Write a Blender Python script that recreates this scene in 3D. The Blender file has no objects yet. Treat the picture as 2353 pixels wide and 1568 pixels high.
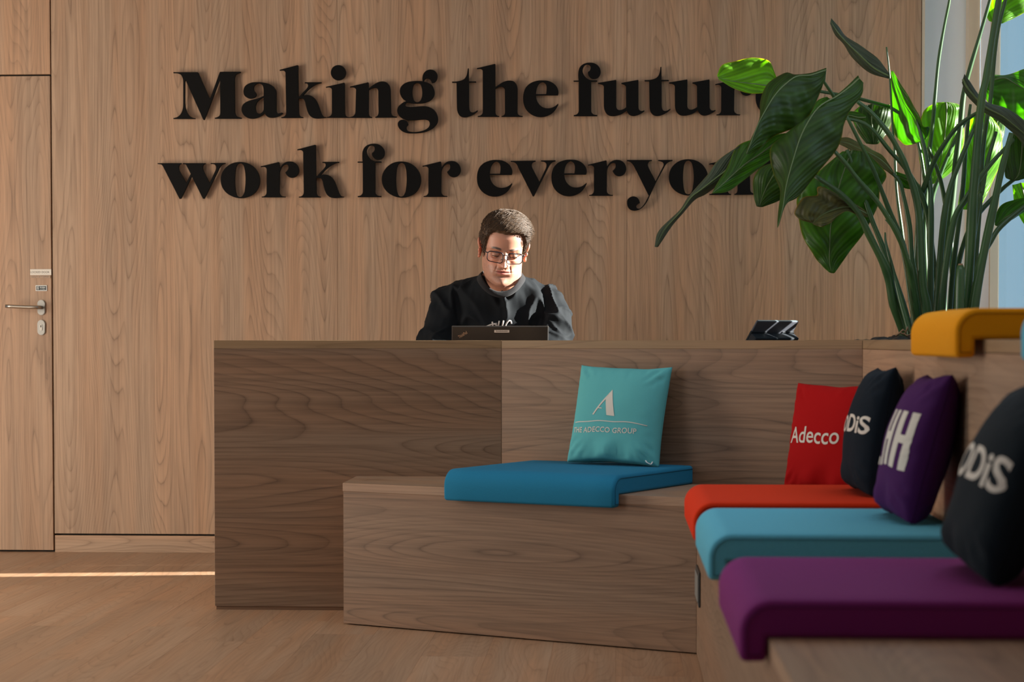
import bpy, bmesh, math, random
from mathutils import Vector, Matrix, noise
from mathutils.bvhtree import BVHTree
random.seed(7)
C = bpy.context.scene.collection
PI = math.pi
def R(a): return math.radians(a)

# ------------------------------------------------------------------ camera
FPX, CX, W, H = 4575.0, 1176.5, 2353.0, 1568.0
TILT = 0.032                                     # slight downward tilt; the horizon stays at half height through lens shift
CAMZ = 0.900
HOR = 784.0
PCY = HOR + FPX*TILT
CT, ST = math.cos(math.atan(TILT)), math.sin(math.atan(TILT))
cd = bpy.data.cameras.new('camera'); cam = bpy.data.objects.new('camera', cd); C.objects.link(cam)
cam.location = (0, 0, CAMZ); cam.rotation_euler = (PI/2 - math.atan(TILT), 0, 0)
cd.sensor_width = 36.0; cd.sensor_fit = 'HORIZONTAL'; cd.lens = FPX/W*36.0
cd.shift_y = FPX*TILT/W; cd.clip_start = 0.05; cd.clip_end = 200
cd.dof.use_dof = True; cd.dof.focus_distance = 7.2; cd.dof.aperture_fstop = 4.5
bpy.context.scene.camera = cam

# ------------------------------------------------------------------ sky, sun, added fill lamps, exposure
sc = bpy.context.scene
sc.view_settings.view_transform = 'Standard'; sc.view_settings.look = 'None'
sc.view_settings.exposure = 0.0; sc.view_settings.gamma = 1.0
sc.view_settings.use_curve_mapping = False
wd = bpy.data.worlds.new('sky'); sc.world = wd; wd.use_nodes = True
bgn = wd.node_tree.nodes['Background']
bgn.inputs[0].default_value = (0.27, 0.46, 0.60, 1); bgn.inputs[1].default_value = 1.1
SUN_D = Vector((-1.0, -0.08, -0.275)).normalized()
def lamp(name, kind, loc, energy, col, size=(1, 1), aim=None, angle=None):
    l = bpy.data.lights.new(name, kind); l.energy = energy; l.color = col
    o = bpy.data.objects.new(name, l); C.objects.link(o); o.location = loc
    if kind == 'AREA': l.shape = 'RECTANGLE'; l.size, l.size_y = size
    if aim is not None: o.rotation_euler = Vector(aim).to_track_quat('-Z', 'Z' if abs(Vector(aim).normalized().z) < .9 else 'Y').to_euler()
    if angle is not None: l.angle = angle
    return o
lamp('sun', 'SUN', (6, 9, 4), 38.0, (1.0, 0.92, 0.82), aim=SUN_D, angle=R(0.6))
lamp('left_floor_bounce_fill', 'AREA', (-3.9, 6.4, 0.58), 124, (1.0, 0.88, 0.73), (2.9, 0.9), aim=(1, 0.12, 0.02))  # added warm fill standing in for sun bounced off the floor at left
lamp('rear_left_fill', 'AREA', (-3.9, 3.2, 1.7), 30, (1.0, 0.90, 0.80), (2.6, 1.8), aim=(1, 0.25, -0.10))  # unseen warm area fill from the left, nearer the camera
lamp('overhead_fill', 'AREA', (0.3, 4.6, 2.93), 17, (0.92, 0.96, 1.0), (2.4, 3.0), aim=(0, 0, -1))  # added overhead fill to brighten the cushion tops, no fixture there
lamp('right_sky_fill', 'AREA', (1.72, 5.1, 2.05), 16, (0.55, 0.80, 1.0), (1.7, 1.1), aim=(-1, -0.1, -0.55))  # added blue fill imitating sky light past the unseen right-hand blind

# ------------------------------------------------------------------ projection helpers (camera above)
def ray(px, py):
    a = (px-CX)/FPX; b = (PCY-py)/FPX
    return Vector((a, CT + b*ST, -ST + b*CT))
def at(px, py, Y):
    d = ray(px, py); t = Y/d.y
    return Vector((d.x*t, Y, CAMZ + d.z*t))
YAW = 0.0523                                      # the room is turned three degrees to the view
Uv = Vector((math.cos(YAW), -math.sin(YAW), 0)); Vv = Vector((math.sin(YAW), math.cos(YAW), 0))
WALL0 = Vector((0, 8.362, 0))
def on_wall(px, py, off=0.0):
    """s along the wall, z, for the wall plane moved `off` towards the room"""
    d = ray(px, py); p0 = WALL0 - Vv*off
    t = (p0.dot(Vv))/d.dot(Vv)
    p = d*t; return (p-p0).dot(Uv), p.z + CAMZ

# ------------------------------------------------------------------ object helpers
def tag(o, label=None, cat=None, group=None, kind=None):
    if label: o['label'] = label
    if cat: o['category'] = cat
    if group: o['group'] = group
    if kind: o['kind'] = kind
    return o
def empty(name, loc=(0, 0, 0), rz=0, label=None, cat=None, group=None, kind=None):
    o = bpy.data.objects.new(name, None); C.objects.link(o); o.location = loc; o.rotation_euler = (0, 0, rz)
    o.empty_display_size = .05
    return tag(o, label, cat, group, kind)
def link(name, me, mat=None, parent=None, mw=None, smooth=False):
    o = bpy.data.objects.new(name, me); C.objects.link(o)
    if mat is not None and not me.materials:
        me.materials.append(mat)
    if smooth:
        for p in me.polygons: p.use_smooth = True
    if parent is not None:
        o.parent = parent
        bpy.context.view_layer.update() if False else None
        pm = Matrix.LocRotScale(parent.location, parent.rotation_euler, parent.scale)
        gp = parent.parent
        while gp is not None:
            pm = Matrix.LocRotScale(gp.location, gp.rotation_euler, gp.scale) @ pm; gp = gp.parent
        m = pm.inverted() @ (mw if mw is not None else Matrix.Identity(4))
        o.matrix_parent_inverse = Matrix.Identity(4)
        o.location, o.rotation_euler, o.scale = m.to_translation(), m.to_euler(), m.to_scale()
    elif mw is not None:
        o.location, o.rotation_euler, o.scale = mw.to_translation(), mw.to_euler(), mw.to_scale()
    return o
def pyd(name, vs, fs, mat=None, parent=None, mw=None, smooth=False):
    me = bpy.data.meshes.new(name); me.from_pydata([tuple(v) for v in vs], [], fs); me.update()
    return link(name, me, mat, parent, mw, smooth)
def fin(name, bm, mat=None, parent=None, mw=None, smooth=False):
    bmesh.ops.recalc_face_normals(bm, faces=bm.faces)
    me = bpy.data.meshes.new(name); bm.to_mesh(me); bm.free()
    return link(name, me, mat, parent, mw, smooth)
def frame(o, x, z=(0, 0, 1)):
    """matrix with local x along x (horizontal), z up"""
    x = Vector(x).normalized(); z = Vector(z).normalized(); y = z.cross(x).normalized(); z = x.cross(y)
    m = Matrix((x, y, z)).transposed().to_4x4(); m.translation = Vector(o); return m
def add_box(bm, x0, x1, y0, y1, z0, z1, bev=0.0, m=None, seg=1):
    vs = [bm.verts.new((x, y, z)) for z in (z0, z1) for y in (y0, y1) for x in (x0, x1)]
    fs = [bm.faces.new([vs[i] for i in q]) for q in ((0, 2, 3, 1), (4, 5, 7, 6), (0, 1, 5, 4), (2, 6, 7, 3), (0, 4, 6, 2), (1, 3, 7, 5))]
    if bev > 0:
        es = list({e for f in fs for e in f.edges})
        r = bmesh.ops.bevel(bm, geom=es, offset=bev, segments=seg, affect='EDGES', profile=.5)
        vs = list({v for f in r['faces'] for v in f.verts} | {v for v in vs if v.is_valid})
    if m is not None: bmesh.ops.transform(bm, matrix=m, verts=vs)
    return vs
def box(name, x0, x1, y0, y1, z0, z1, mat, parent=None, mw=None, bev=0.0, seg=1):
    bm = bmesh.new(); add_box(bm, x0, x1, y0, y1, z0, z1, bev, None, seg)
    return fin(name, bm, mat, parent, mw)
def prism(name, pts, z0, z1, mat, parent=None, mw=None, bev=0.0):
    bm = bmesh.new()
    a = [bm.verts.new((p[0], p[1], z0)) for p in pts]; b = [bm.verts.new((p[0], p[1], z1)) for p in pts]
    bm.faces.new(a[::-1]); bm.faces.new(b); n = len(pts)
    for i in range(n): bm.faces.new((a[i], a[(i+1) % n], b[(i+1) % n], b[i]))
    if bev > 0: bmesh.ops.bevel(bm, geom=list(bm.edges), offset=bev, segments=1, affect='EDGES')
    return fin(name, bm, mat, parent, mw)
def add_tube(bm, pts, rads, n=8, cap=True, flat=1.0):
    pts = [Vector(p) for p in pts]; rings = []
    if not isinstance(rads, (list, tuple)): rads = [rads]*len(pts)
    up = None
    for i, p in enumerate(pts):
        t = (pts[min(i+1, len(pts)-1)] - pts[max(i-1, 0)]).normalized()
        if up is None: up = t.orthogonal().normalized()
        up = (up - t*up.dot(t)).normalized(); s = t.cross(up)
        rings.append([bm.verts.new(p + (up*math.cos(2*PI*k/n) + s*math.sin(2*PI*k/n)*flat)*rads[i]) for k in range(n)])
    for a, b in zip(rings, rings[1:]):
        for k in range(n): bm.faces.new((a[k], a[(k+1) % n], b[(k+1) % n], b[k]))
    if cap: bm.faces.new(rings[0][::-1]); bm.faces.new(rings[-1])
    return rings
def tube(name, pts, rads, mat, parent=None, n=8, mw=None, smooth=True, flat=1.0):
    bm = bmesh.new(); add_tube(bm, pts, rads, n, True, flat); return fin(name, bm, mat, parent, mw, smooth)
def crom(pts, k=6, closed=False):
    """Catmull-Rom through pts"""
    pts = [Vector(p) for p in pts]; n = len(pts); out = []
    rng = range(n if closed else n-1)
    for i in rng:
        p1, p2 = pts[i], pts[(i+1) % n]
        p0 = pts[i-1] if (closed or i > 0) else p1*2-p2
        p3 = pts[(i+2) % n] if (closed or i+2 < n) else p2*2-p1
        for j in range(k):
            t = j/k
            out.append(.5*((2*p1) + (p2-p0)*t + (2*p0-5*p1+4*p2-p3)*t*t + (3*p1-p0-3*p2+p3)*t**3))
    if not closed: out.append(pts[-1])
    return out
def text_mesh(s, size, extrude=0.0, ax='CENTER', offset=0.0, spacing=1.0, shear=0.0, res=4):
    cu = bpy.data.curves.new('lettering', 'FONT'); cu.body = s; cu.size = size; cu.extrude = extrude; cu.align_x = ax; cu.align_y = 'CENTER'
    cu.offset = offset; cu.space_character = spacing; cu.shear = shear; cu.resolution_u = res
    o = bpy.data.objects.new('lettering', cu); C.objects.link(o)
    dg = bpy.context.evaluated_depsgraph_get(); dg.update()
    me = bpy.data.meshes.new_from_object(o.evaluated_get(dg)); bpy.data.objects.remove(o); bpy.data.curves.remove(cu)
    me.name = 'lettering'; return me
def sm(a, b, x):
    t = max(0.0, min(1.0, (x-a)/(b-a))); return t*t*(3-2*t)
def tab(T, z):
    if z <= T[0][0]: return T[0][1:]
    for p, q in zip(T, T[1:]):
        if z <= q[0]:
            t = (z-p[0])/(q[0]-p[0]); return tuple(a+(b-a)*t for a, b in zip(p[1:], q[1:]))
    return T[-1][1:]

# ------------------------------------------------------------------ materials
class NT:
    def __init__(s, name):
        s.m = bpy.data.materials.new(name); s.m.use_nodes = True; s.t = s.m.node_tree
        s.t.nodes.clear(); s.out = s.n('ShaderNodeOutputMaterial'); s.b = s.n('ShaderNodeBsdfPrincipled')
        s.l(s.b, 0, s.out, 0)
    def n(s, t, **k):
        x = s.t.nodes.new(t)
        for a, v in k.items(): setattr(x, a, v)
        return x
    def l(s, a, i, b, j): s.t.links.new(a.outputs[i], b.inputs[j])
    def val(s, op, a, b=None, c=None):
        x = s.n('ShaderNodeMath', operation=op)
        for i, v in enumerate((a, b, c)):
            if v is None: continue
            if isinstance(v, (int, float)): x.inputs[i].default_value = v
            else: s.l(v[0], v[1], x, i)
        return (x, 0)
    def mix(s, f, a, b, blend='MIX'):
        x = s.n('ShaderNodeMix', data_type='RGBA', blend_type=blend)
        for i, v in ((0, f), (6, a), (7, b)):
            if isinstance(v, (int, float)): x.inputs[i].default_value = v
            elif isinstance(v[0], (int, float)): x.inputs[i].default_value = (*v[:3], 1)
            else: s.l(v[0], v[1], x, i)
        return (x, 2)
    def set(s, **k):
        for a, v in k.items():
            i = s.b.inputs[a.replace('_', ' ')]
            if isinstance(v, tuple) and not isinstance(v[0], (int, float)): s.t.links.new(v[0].outputs[v[1]], i)
            elif isinstance(v, tuple): i.default_value = (*v[:3], 1) if len(i.default_value) == 4 else v
            else: i.default_value = v
        return s
    def bump(s, h, strength=.3, dist=.001):
        x = s.n('ShaderNodeBump'); x.inputs['Strength'].default_value = strength; x.inputs['Distance'].default_value = dist
        s.l(h[0], h[1], x, 'Height'); s.l(x, 0, s.b, 'Normal')
def plain(name, col, rough=.5, metal=0.0, spec=.5, **k):
    a = NT(name); a.set(Base_Color=col, Roughness=rough, Metallic=metal)
    a.b.inputs['Specular IOR Level'].default_value = spec
    for q, v in k.items(): a.set(**{q: v})
    return a.m
def wood(name, light, dark, grain='x', rough=.45, ring=26.0, across=5.0, along=.75, contrast=.55, plank=0.0, slope=.55):
    a = NT(name); tc = a.n('ShaderNodeTexCoord'); oi = a.n('ShaderNodeObjectInfo')
    off = a.n('ShaderNodeVectorMath', operation='SCALE'); off.inputs[0].default_value = (37.0, 71.0, 53.0); a.l(oi, 'Random', off, 'Scale')
    ad = a.n('ShaderNodeVectorMath', operation='ADD'); a.l(tc, 'Object', ad, 0); a.l(off, 0, ad, 1)
    g = {'x': 0, 'y': 1, 'z': 2}[grain]
    def mp(sa, sl):
        m = a.n('ShaderNodeMapping'); s = [sa]*3; s[g] = sl
        m.inputs['Scale'].default_value = s; a.l(ad, 0, m, 0); return m
    def nz(m, scale, det, rgh=.5, dist=0.0):
        x = a.n('ShaderNodeTexNoise'); x.inputs['Scale'].default_value = scale; x.inputs['Detail'].default_value = det
        x.inputs['Roughness'].default_value = rgh; x.inputs['Distortion'].default_value = dist; a.l(m, 0, x, 0); return x
    big = nz(mp(across, along), 1.0, 1.0, .35, .15)
    wob = nz(mp(across*9, along*9), 1.0, 2.0)
    v = a.val('MULTIPLY_ADD', (wob, 0), .008, (big, 0))
    sx = a.n('ShaderNodeSeparateXYZ'); a.l(ad, 0, sx, 0); ax2 = [i for i in range(3) if i != g]
    v = a.val('MULTIPLY_ADD', a.val('ADD', (sx, ax2[0]), (sx, ax2[1])), slope, v)
    r = a.val('MULTIPLY', v, ring); r = a.val('FRACT', r); soft = a.val('POWER', r, 2.0)
    r = a.val('MULTIPLY_ADD', r, 2.0, -1.0); r = a.val('ABSOLUTE', r); r = a.val('POWER', r, 9.0)     # thin late-wood lines
    brk = nz(mp(across*3, along*3), 1.0, 1.0); bk = a.n('ShaderNodeMapRange'); a.l(brk, 0, bk, 0); bk.inputs[1].default_value = .38; bk.inputs[2].default_value = .62; bk.inputs[3].default_value = .25
    r = a.val('MULTIPLY', r, (bk, 0)); r = a.val('MULTIPLY_ADD', soft, .38, r)
    fib = nz(mp(430, 9), 1.0, 2.0, .6); fib2 = nz(mp(95, 2.2), 1.0, 3.0, .6); tone = nz(mp(across*.8, along*.6), 1.0, 1.0)
    lin = a.n('ShaderNodeMapRange'); a.l(fib2, 0, lin, 0); lin.inputs[1].default_value = .40; lin.inputs[2].default_value = .66
    f = a.val('MULTIPLY', r, .62); f = a.val('MULTIPLY_ADD', (lin, 0), .42, f)
    f = a.val('MULTIPLY_ADD', (fib, 0), .55, f); f = a.val('SUBTRACT', f, .22)
    f = a.val('MULTIPLY', f, contrast*1.5)
    cl = a.n('ShaderNodeClamp'); a.l(f[0], f[1], cl, 0)
    hue = nz(mp(across*2.2, along*.8), 1.0, 1.0); hr = a.n('ShaderNodeMapRange'); a.l(hue, 0, hr, 0); hr.inputs[1].default_value = .35; hr.inputs[2].default_value = .65
    lt = a.mix((hr, 0), (light[0]*1.03, light[1]*.96, light[2]*.90), (light[0]*.97, light[1]*1.03, light[2]*1.08))
    c1 = a.mix((cl, 0), lt, dark)
    tn = a.n('ShaderNodeMapRange'); a.l(tone, 0, tn, 0); tn.inputs[1].default_value = .3; tn.inputs[2].default_value = .7; tn.inputs[3].default_value = .88; tn.inputs[4].default_value = 1.1
    c2 = a.n('ShaderNodeVectorMath', operation='SCALE'); a.l(c1[0], c1[1], c2, 0); a.l(tn, 0, c2, 'Scale')
    src = (c2, 0)
    if plank:
        pr = a.n('ShaderNodeMapRange'); a.l(oi, 'Random', pr, 0); pr.inputs[3].default_value = 1-plank; pr.inputs[4].default_value = 1+plank
        c3 = a.n('ShaderNodeVectorMath', operation='SCALE'); a.l(c2, 0, c3, 0); a.l(pr, 0, c3, 'Scale'); src = (c3, 0)
    a.set(Base_Color=src, Roughness=rough); a.b.inputs['Specular IOR Level'].default_value = .35
    a.bump((fib, 0), .12, .0006)
    return a.m
def fabric(name, col, rough=.85, scale=900, sheen=.10, bump=.35, var=.12):
    a = NT(name); tc = a.n('ShaderNodeTexCoord'); n1 = a.n('ShaderNodeTexNoise'); n1.inputs['Scale'].default_value = scale; n1.inputs['Detail'].default_value = 2
    a.l(tc, 'Object', n1, 0); n2 = a.n('ShaderNodeTexNoise'); n2.inputs['Scale'].default_value = 14; a.l(tc, 'Object', n2, 0)
    mr = a.n('ShaderNodeMapRange'); a.l(n1, 0, mr, 0); mr.inputs[1].default_value = .3; mr.inputs[2].default_value = .7; mr.inputs[3].default_value = 1-var; mr.inputs[4].default_value = 1+var
    c = a.n('ShaderNodeVectorMath', operation='SCALE'); c.inputs[0].default_value = col; a.l(mr, 0, c, 'Scale')
    a.set(Base_Color=(c, 0), Roughness=rough); a.b.inputs['Sheen Weight'].default_value = sheen; a.b.inputs['Sheen Roughness'].default_value = .5
    a.b.inputs['Sheen Tint'].default_value = (min(1, col[0]*2+.2), min(1, col[1]*2+.2), min(1, col[2]*2+.2), 1)
    a.b.inputs['Specular IOR Level'].default_value = .15
    a.bump((n1, 0), bump, .0012); return a.m
def glass(name, tint=(.96, .99, 1.0), refl=.03):
    a = NT(name); a.t.nodes.remove(a.b); tr = a.n('ShaderNodeBsdfTransparent'); tr.inputs[0].default_value = (*tint, 1)
    gl = a.n('ShaderNodeBsdfGlossy'); gl.inputs['Roughness'].default_value = .02
    fr = a.n('ShaderNodeLayerWeight'); fr.inputs[0].default_value = .15; mx = a.n('ShaderNodeMixShader')
    k = a.val('MULTIPLY_ADD', (fr, 0), .22, refl); a.l(k[0], k[1], mx, 0); a.l(tr, 0, mx, 1); a.l(gl, 0, mx, 2); a.l(mx, 0, a.out, 0); return a.m

LW, DW = (.50, .315, .200), (.235, .145, .092)
M = {}
M['wall_wood'] = wood('oak_wall_laminate', LW, DW, 'z', .5, ring=42, across=5.2, along=.50, contrast=.62)
M['base_wood'] = wood('oak_base_laminate', LW, DW, 'x', .5, ring=36, across=5, along=.7)
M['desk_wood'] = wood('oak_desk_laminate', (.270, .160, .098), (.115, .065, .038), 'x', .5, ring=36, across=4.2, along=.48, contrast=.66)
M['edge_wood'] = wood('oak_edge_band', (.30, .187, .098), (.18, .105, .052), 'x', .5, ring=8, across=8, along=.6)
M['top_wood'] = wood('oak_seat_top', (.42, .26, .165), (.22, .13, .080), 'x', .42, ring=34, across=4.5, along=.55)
M['floor'] = wood('oak_floor', (.45, .275, .170), (.27, .157, .092), 'y', .38, ring=26, across=7, along=.8, contrast=.62, plank=.055)
M['white'] = plain('white_paint', (.74, .75, .76), .7); M['pier'] = plain('sky_tinted_white_paint', (.74, .81, .90), .7)  # pier: white wall with blue sky light mixed into its colour
M['beige'] = plain('beige_window_frame', (.62, .52, .40), .5)
M['dark_gap'] = plain('dark_joint', (.015, .012, .01), .8)
M['black'] = plain('black_sign_acrylic', (.0045, .0038, .0034), .5, spec=.12)
M['steel'] = plain('brushed_steel', (.42, .38, .33), .32, metal=1.0)
M['steel_dark'] = plain('brushed_steel_plate', (.33, .31, .28), .38, metal=1.0)
M['glass'] = glass('window_glass')
M['print'] = plain('pale_print', (.66, .62, .58), .7)

# ================================================================== SETTING
WF = Matrix((Uv, Vv, Vector((0, 0, 1)))).transposed().to_4x4(); WF.translation = WALL0
S = lambda px, py=600, off=0: on_wall(px, py, off)[0]
Z = lambda px, py, off=0: on_wall(px, py, off)[1]
CEIL = 2.95
XR = lambda Y: 1.93 + YAW*(Y-8.26)                # right-hand wall line
XL = -4.3
wb = box('wall_back', S(0)-2.6, S(2116)-.006, .030, .16, 0, CEIL, M['dark_gap'], None, WF); tag(wb, kind='structure')
J = [S(119.5), S(776), S(1440), S(2114)]
zj = Z(300, 1229.5)
G = .0035; GJ = .0008
for a, b in zip(J, J[1:]):
    box('panel', a+(GJ*.5 if a > J[0] else G*.9), b-GJ*.5, 0, .02, zj+.004, CEIL, M['wall_wood'], wb, WF, .0008)
box('panel', J[0]+G*1.2, J[3]-G*.3, 0, .02, 0.0, zj-.004, M['base_wood'], wb, WF, .0008)
zdoor = Z(60, 173)
DL = S(118.5); DW0 = DL-.95
box('panel', DW0, J[0]-G*.6, 0, .02, zdoor+.004, CEIL, M['wall_wood'], wb, WF, .0008)
box('panel', DW0-1.22, DW0-.004, 0, .02, 0, CEIL, M['wall_wood'], wb, WF, .0008)
# door flush with the panelling
dr = empty('door_1', WF @ Vector(((DL+DW0)/2, 0, 0)), -YAW, kind='structure')
box('door_leaf', DW0+.004, DL-.002, .002, .03, .008, zdoor-.003, M['wall_wood'], dr, WF, .001)
def wpt(px, py, off): s, z = on_wall(px, py, off); return WF @ Vector((s, -off, z))
def oval(bm, c, w, h, y0, y1, n=28):
    """stadium plate in wall frame, c=(s,z)"""
    r = w/2; k = (h-w)/2; pts = []
    for i in range(n):
        t = 2*PI*i/n; pts.append((c[0]+r*math.cos(t), c[1]+r*math.sin(t)+(k if math.sin(t) >= 0 else -k)))
    a = [bm.verts.new((p[0], y0, p[1])) for p in pts]; b = [bm.verts.new((p[0], y1, p[1])) for p in pts]
    bm.faces.new(a); bm.faces.new(b[::-1])
    for i in range(n): bm.faces.new((a[i], b[i], b[(i+1) % n], a[(i+1) % n]))
for nm, py in (('handle_plate', 707), ('lock_plate', 753)):
    c = on_wall(95.3, py); bm = bmesh.new(); oval(bm, c, .033, .064, .003, -.006)
    bmesh.ops.bevel(bm, geom=[e for e in bm.edges if abs(e.verts[0].co.y-e.verts[1].co.y) < 1e-6], offset=.0015, segments=2, affect='EDGES')
    pl = fin(nm, bm, M['steel_dark'], dr, WF)
    if nm == 'lock_plate':
        bm = bmesh.new(); oval(bm, (c[0], c[1]), .012, .026, -.004, -.0085); fin('lock_cylinder', bm, M['steel'], pl, WF)
        bm = bmesh.new(); oval(bm, (c[0], c[1]+.005), .004, .010, -.008, -.0088); fin('keyhole', bm, M['dark_gap'], pl, WF)
c = on_wall(95.3, 707)
tube('door_handle', crom([(c[0], -.004, c[1]), (c[0], -.040, c[1]), (c[0]-.004, -.052, c[1]), (c[0]-.014, -.056, c[1]+.0003), (c[0]-.05, -.056, c[1]+.001), (c[0]-.137, -.056, c[1]+.005)], 4), .0076, M['steel'], dr, 16, WF)
def sign_on_wall(name, x0, x1, y0, y1, label, cat, face, th=.0018):
    sa, za = on_wall(x0, y0); sb, zb = on_wall(x1, y1)
    o = empty(name, WF @ Vector(((sa+sb)/2, -.001, (za+zb)/2)), -YAW, label, cat)
    box('plate', sa, sb, -th, .0019, zb, za, face, o, WF, .0003); return o, (sa+sb)/2, (za+zb)/2
def flat_text(par, s, cx, cz, width, height, mat, y=-.0022, mw=WF, spacing=1.0, name='lettering', offset=0.0):
    me = text_mesh(s, 1.0, 0.0, spacing=spacing, offset=offset)
    xs = [v.co.x for v in me.vertices]; ys = [v.co.y for v in me.vertices]
    kx = width/(max(xs)-min(xs)); ky = height/(max(ys)-min(ys)); mx = (max(xs)+min(xs))/2; my = (max(ys)+min(ys))/2
    for v in me.vertices: v.co = ((v.co.x-mx)*kx+cx, y, (v.co.y-my)*ky+cz)
    return link(name, me, mat, par, mw)
ink = plain('grey_ink', (.10, .09, .08), .7)
o, a, b = sign_on_wall('door_sign', 69.5, 118, 619, 632.5, 'narrow white sign reading LOCKED DOOR at the door edge', 'sign', plain('sign_cream', (.72, .66, .58), .6))
flat_text(o, 'LOCKED DOOR', a-.003, b, .081, .0085, ink)
o, a, b = sign_on_wall('door_lettering', 71, 116, 633.5, 639.5, 'tiny dark lettering strip directly under the LOCKED DOOR sign', 'sign', plain('clear_strip', (.44, .29, .19), .35), .0012)
flat_text(o, 'FACILITY & IT SUPPORT', a, b, .078, .0062, ink, -.0016)
o, a, b = sign_on_wall('push_sign', 82, 108, 656, 669, 'small black and white PUSH sticker above the door handle', 'sign', plain('sticker_white', (.75, .75, .72), .5))
box('dark_field', a-.0215, a+.0215, -.0024, -.0017, b-.0087, b+.0087, plain('sticker_black', (.012, .018, .018), .4), o, WF)
sw = plain('sticker_ink', (.7, .72, .7), .5)
flat_text(o, 'PUSH', a+.006, b+.0025, .022, .0062, sw, -.0027, offset=.02); flat_text(o, 'TO OPEN', a+.006, b-.005, .021, .003, sw, -.0027)
bm = bmesh.new(); add_box(bm, a-.018, a-.0165, -.0028, -.0023, b-.006, b+.006); add_box(bm, a-.016, a-.010, -.0028, -.0023, b+.004, b+.006)
add_box(bm, a-.014, a-.0115, -.0028, -.0023, b-.006, b+.003); fin('door_symbol', bm, sw, o, WF)

# white pier right of the wood wall, corner post, window wall
s3 = S(2117.5); s4 = S(2220)
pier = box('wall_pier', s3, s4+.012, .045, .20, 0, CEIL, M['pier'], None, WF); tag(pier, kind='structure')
t1 = box('trim_1', s3-.004, s3+.0075, -.002, .05, 0, CEIL, M['beige'], None, WF); tag(t1, kind='structure')
s5 = S(2246, 600)
post = box('trim_2', s4, s5, -.02, .046, 0, CEIL, M['beige'], None, WF); tag(post, kind='structure')
def rw(Y): return Vector((XR(Y), Y, 0))
RWF = frame(rw(8.24), -Vv)                        # local x runs towards the camera, local y points out of the room
wr = empty('wall_right', rw(5), 0, kind='structure')
box('wall_face', 1.55, 2.9, 0, .25, 0, CEIL, M['white'], wr, RWF)
box('wall_face', 5.9, 10.2, 0, .25, 0, CEIL, M['white'], wr, RWF)
box('wall_face', 2.9, 5.9, 0, .25, 0, .9, M['white'], wr, RWF)
box('wall_face', 2.9, 5.9, 0, .25, 2.6, CEIL, M['white'], wr, RWF)
box('wall_face', 0.0, 1.55, 0, .25, 2.78, CEIL, M['white'], wr, RWF)
box('sun_edge_panel', 0.0, .22, 0, .03, 0, 2.78, M['pier'], wr, RWF)  # added strip that sets the far edge of the floor sun strip
w1 = empty('window_1', rw(7.6), 0, kind='structure')
box('window_frame', .22, .245, .0, .035, 0, 2.78, M['beige'], w1, RWF)
box('window_frame', 1.49, 1.55, .02, .09, 0, 2.78, M['beige'], w1, RWF)
box('window_frame', .245, 1.49, .02, .09, 0, .10, M['beige'], w1, RWF)
box('window_frame', .245, 1.49, .02, .09, 2.70, 2.78, M['beige'], w1, RWF)
box('pane', .245, 1.49, .030, .032, .10, 2.70, M['glass'], w1, RWF)
w2 = empty('window_2', rw(4), 0, kind='structure')
box('window_frame', 2.9, 2.96, .02, .09, .9, 2.6, M['beige'], w2, RWF); box('window_frame', 5.84, 5.9, .02, .09, .9, 2.6, M['beige'], w2, RWF)
box('window_frame', 4.37, 4.43, .02, .09, .96, 2.54, M['beige'], w2, RWF)
box('window_frame', 2.96, 5.84, .02, .09, .9, .96, M['beige'], w2, RWF); box('window_frame', 2.96, 5.84, .02, .09, 2.54, 2.6, M['beige'], w2, RWF)
box('sun_block_blind', 2.96, 5.84, .10, .104, .9, 2.6, plain('blind_cloth', (.5, .56, .6), .8), w2, RWF)  # unseen blind, added to keep direct sun off the cushions
# left wall with a broad opening, wall behind the camera, ceiling
o = empty('wall_left', (XL, 4, 0), 0, kind='structure')
box('wall_face', XL-.2, XL, -2.2, 8.75, 0, .05, M['white'], o); box('wall_face', XL-.2, XL, -2.2, 8.75, 2.3, CEIL, M['white'], o)
box('wall_face', XL-.2, XL, -2.2, .8, .05, 2.3, M['white'], o); box('wall_face', XL-.2, XL, 3.9, 4.6, .05, 2.3, M['white'], o); box('wall_face', XL-.2, XL, 8.0, 8.75, .05, 2.3, M['white'], o)
for n_, (ya, yb) in ((3, (.8, 3.9)), (4, (4.6, 8.0))):
    w = empty('window_%d' % n_, (XL, (ya+yb)/2, 0), 0, kind='structure')
    for k in range(4):
        yy = ya+(yb-ya-.05)*k/3; box('window_frame', XL-.12, XL-.04, yy, yy+.05, .05, 2.3, M['beige'], w)
    box('pane', XL-.09, XL-.082, ya+.05, yb-.05, .05, 2.3, M['glass'], w)
o = box('wall_front', XL-.2, 2.2, -2.4, -2.2, 0, CEIL, plain('rear_wall', (.30, .28, .26), .8)); tag(o, kind='structure')
o = box('ceiling', XL-.2, 2.4, -2.4, 8.9, CEIL, CEIL+.15, plain('ceiling_paint', (.42, .40, .38), .8)); tag(o, kind='structure')
fl = box('floor', XL-.2, 2.4, -2.4, 8.9, -.12, -.010, M['dark_gap']); tag(fl, kind='structure')
FF = frame((0, 0, 0), Uv)                         # floor boards run along Vv
PW, PL = .185, 1.28; k = 0; shared = {}
rnd = random.Random(3)
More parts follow.
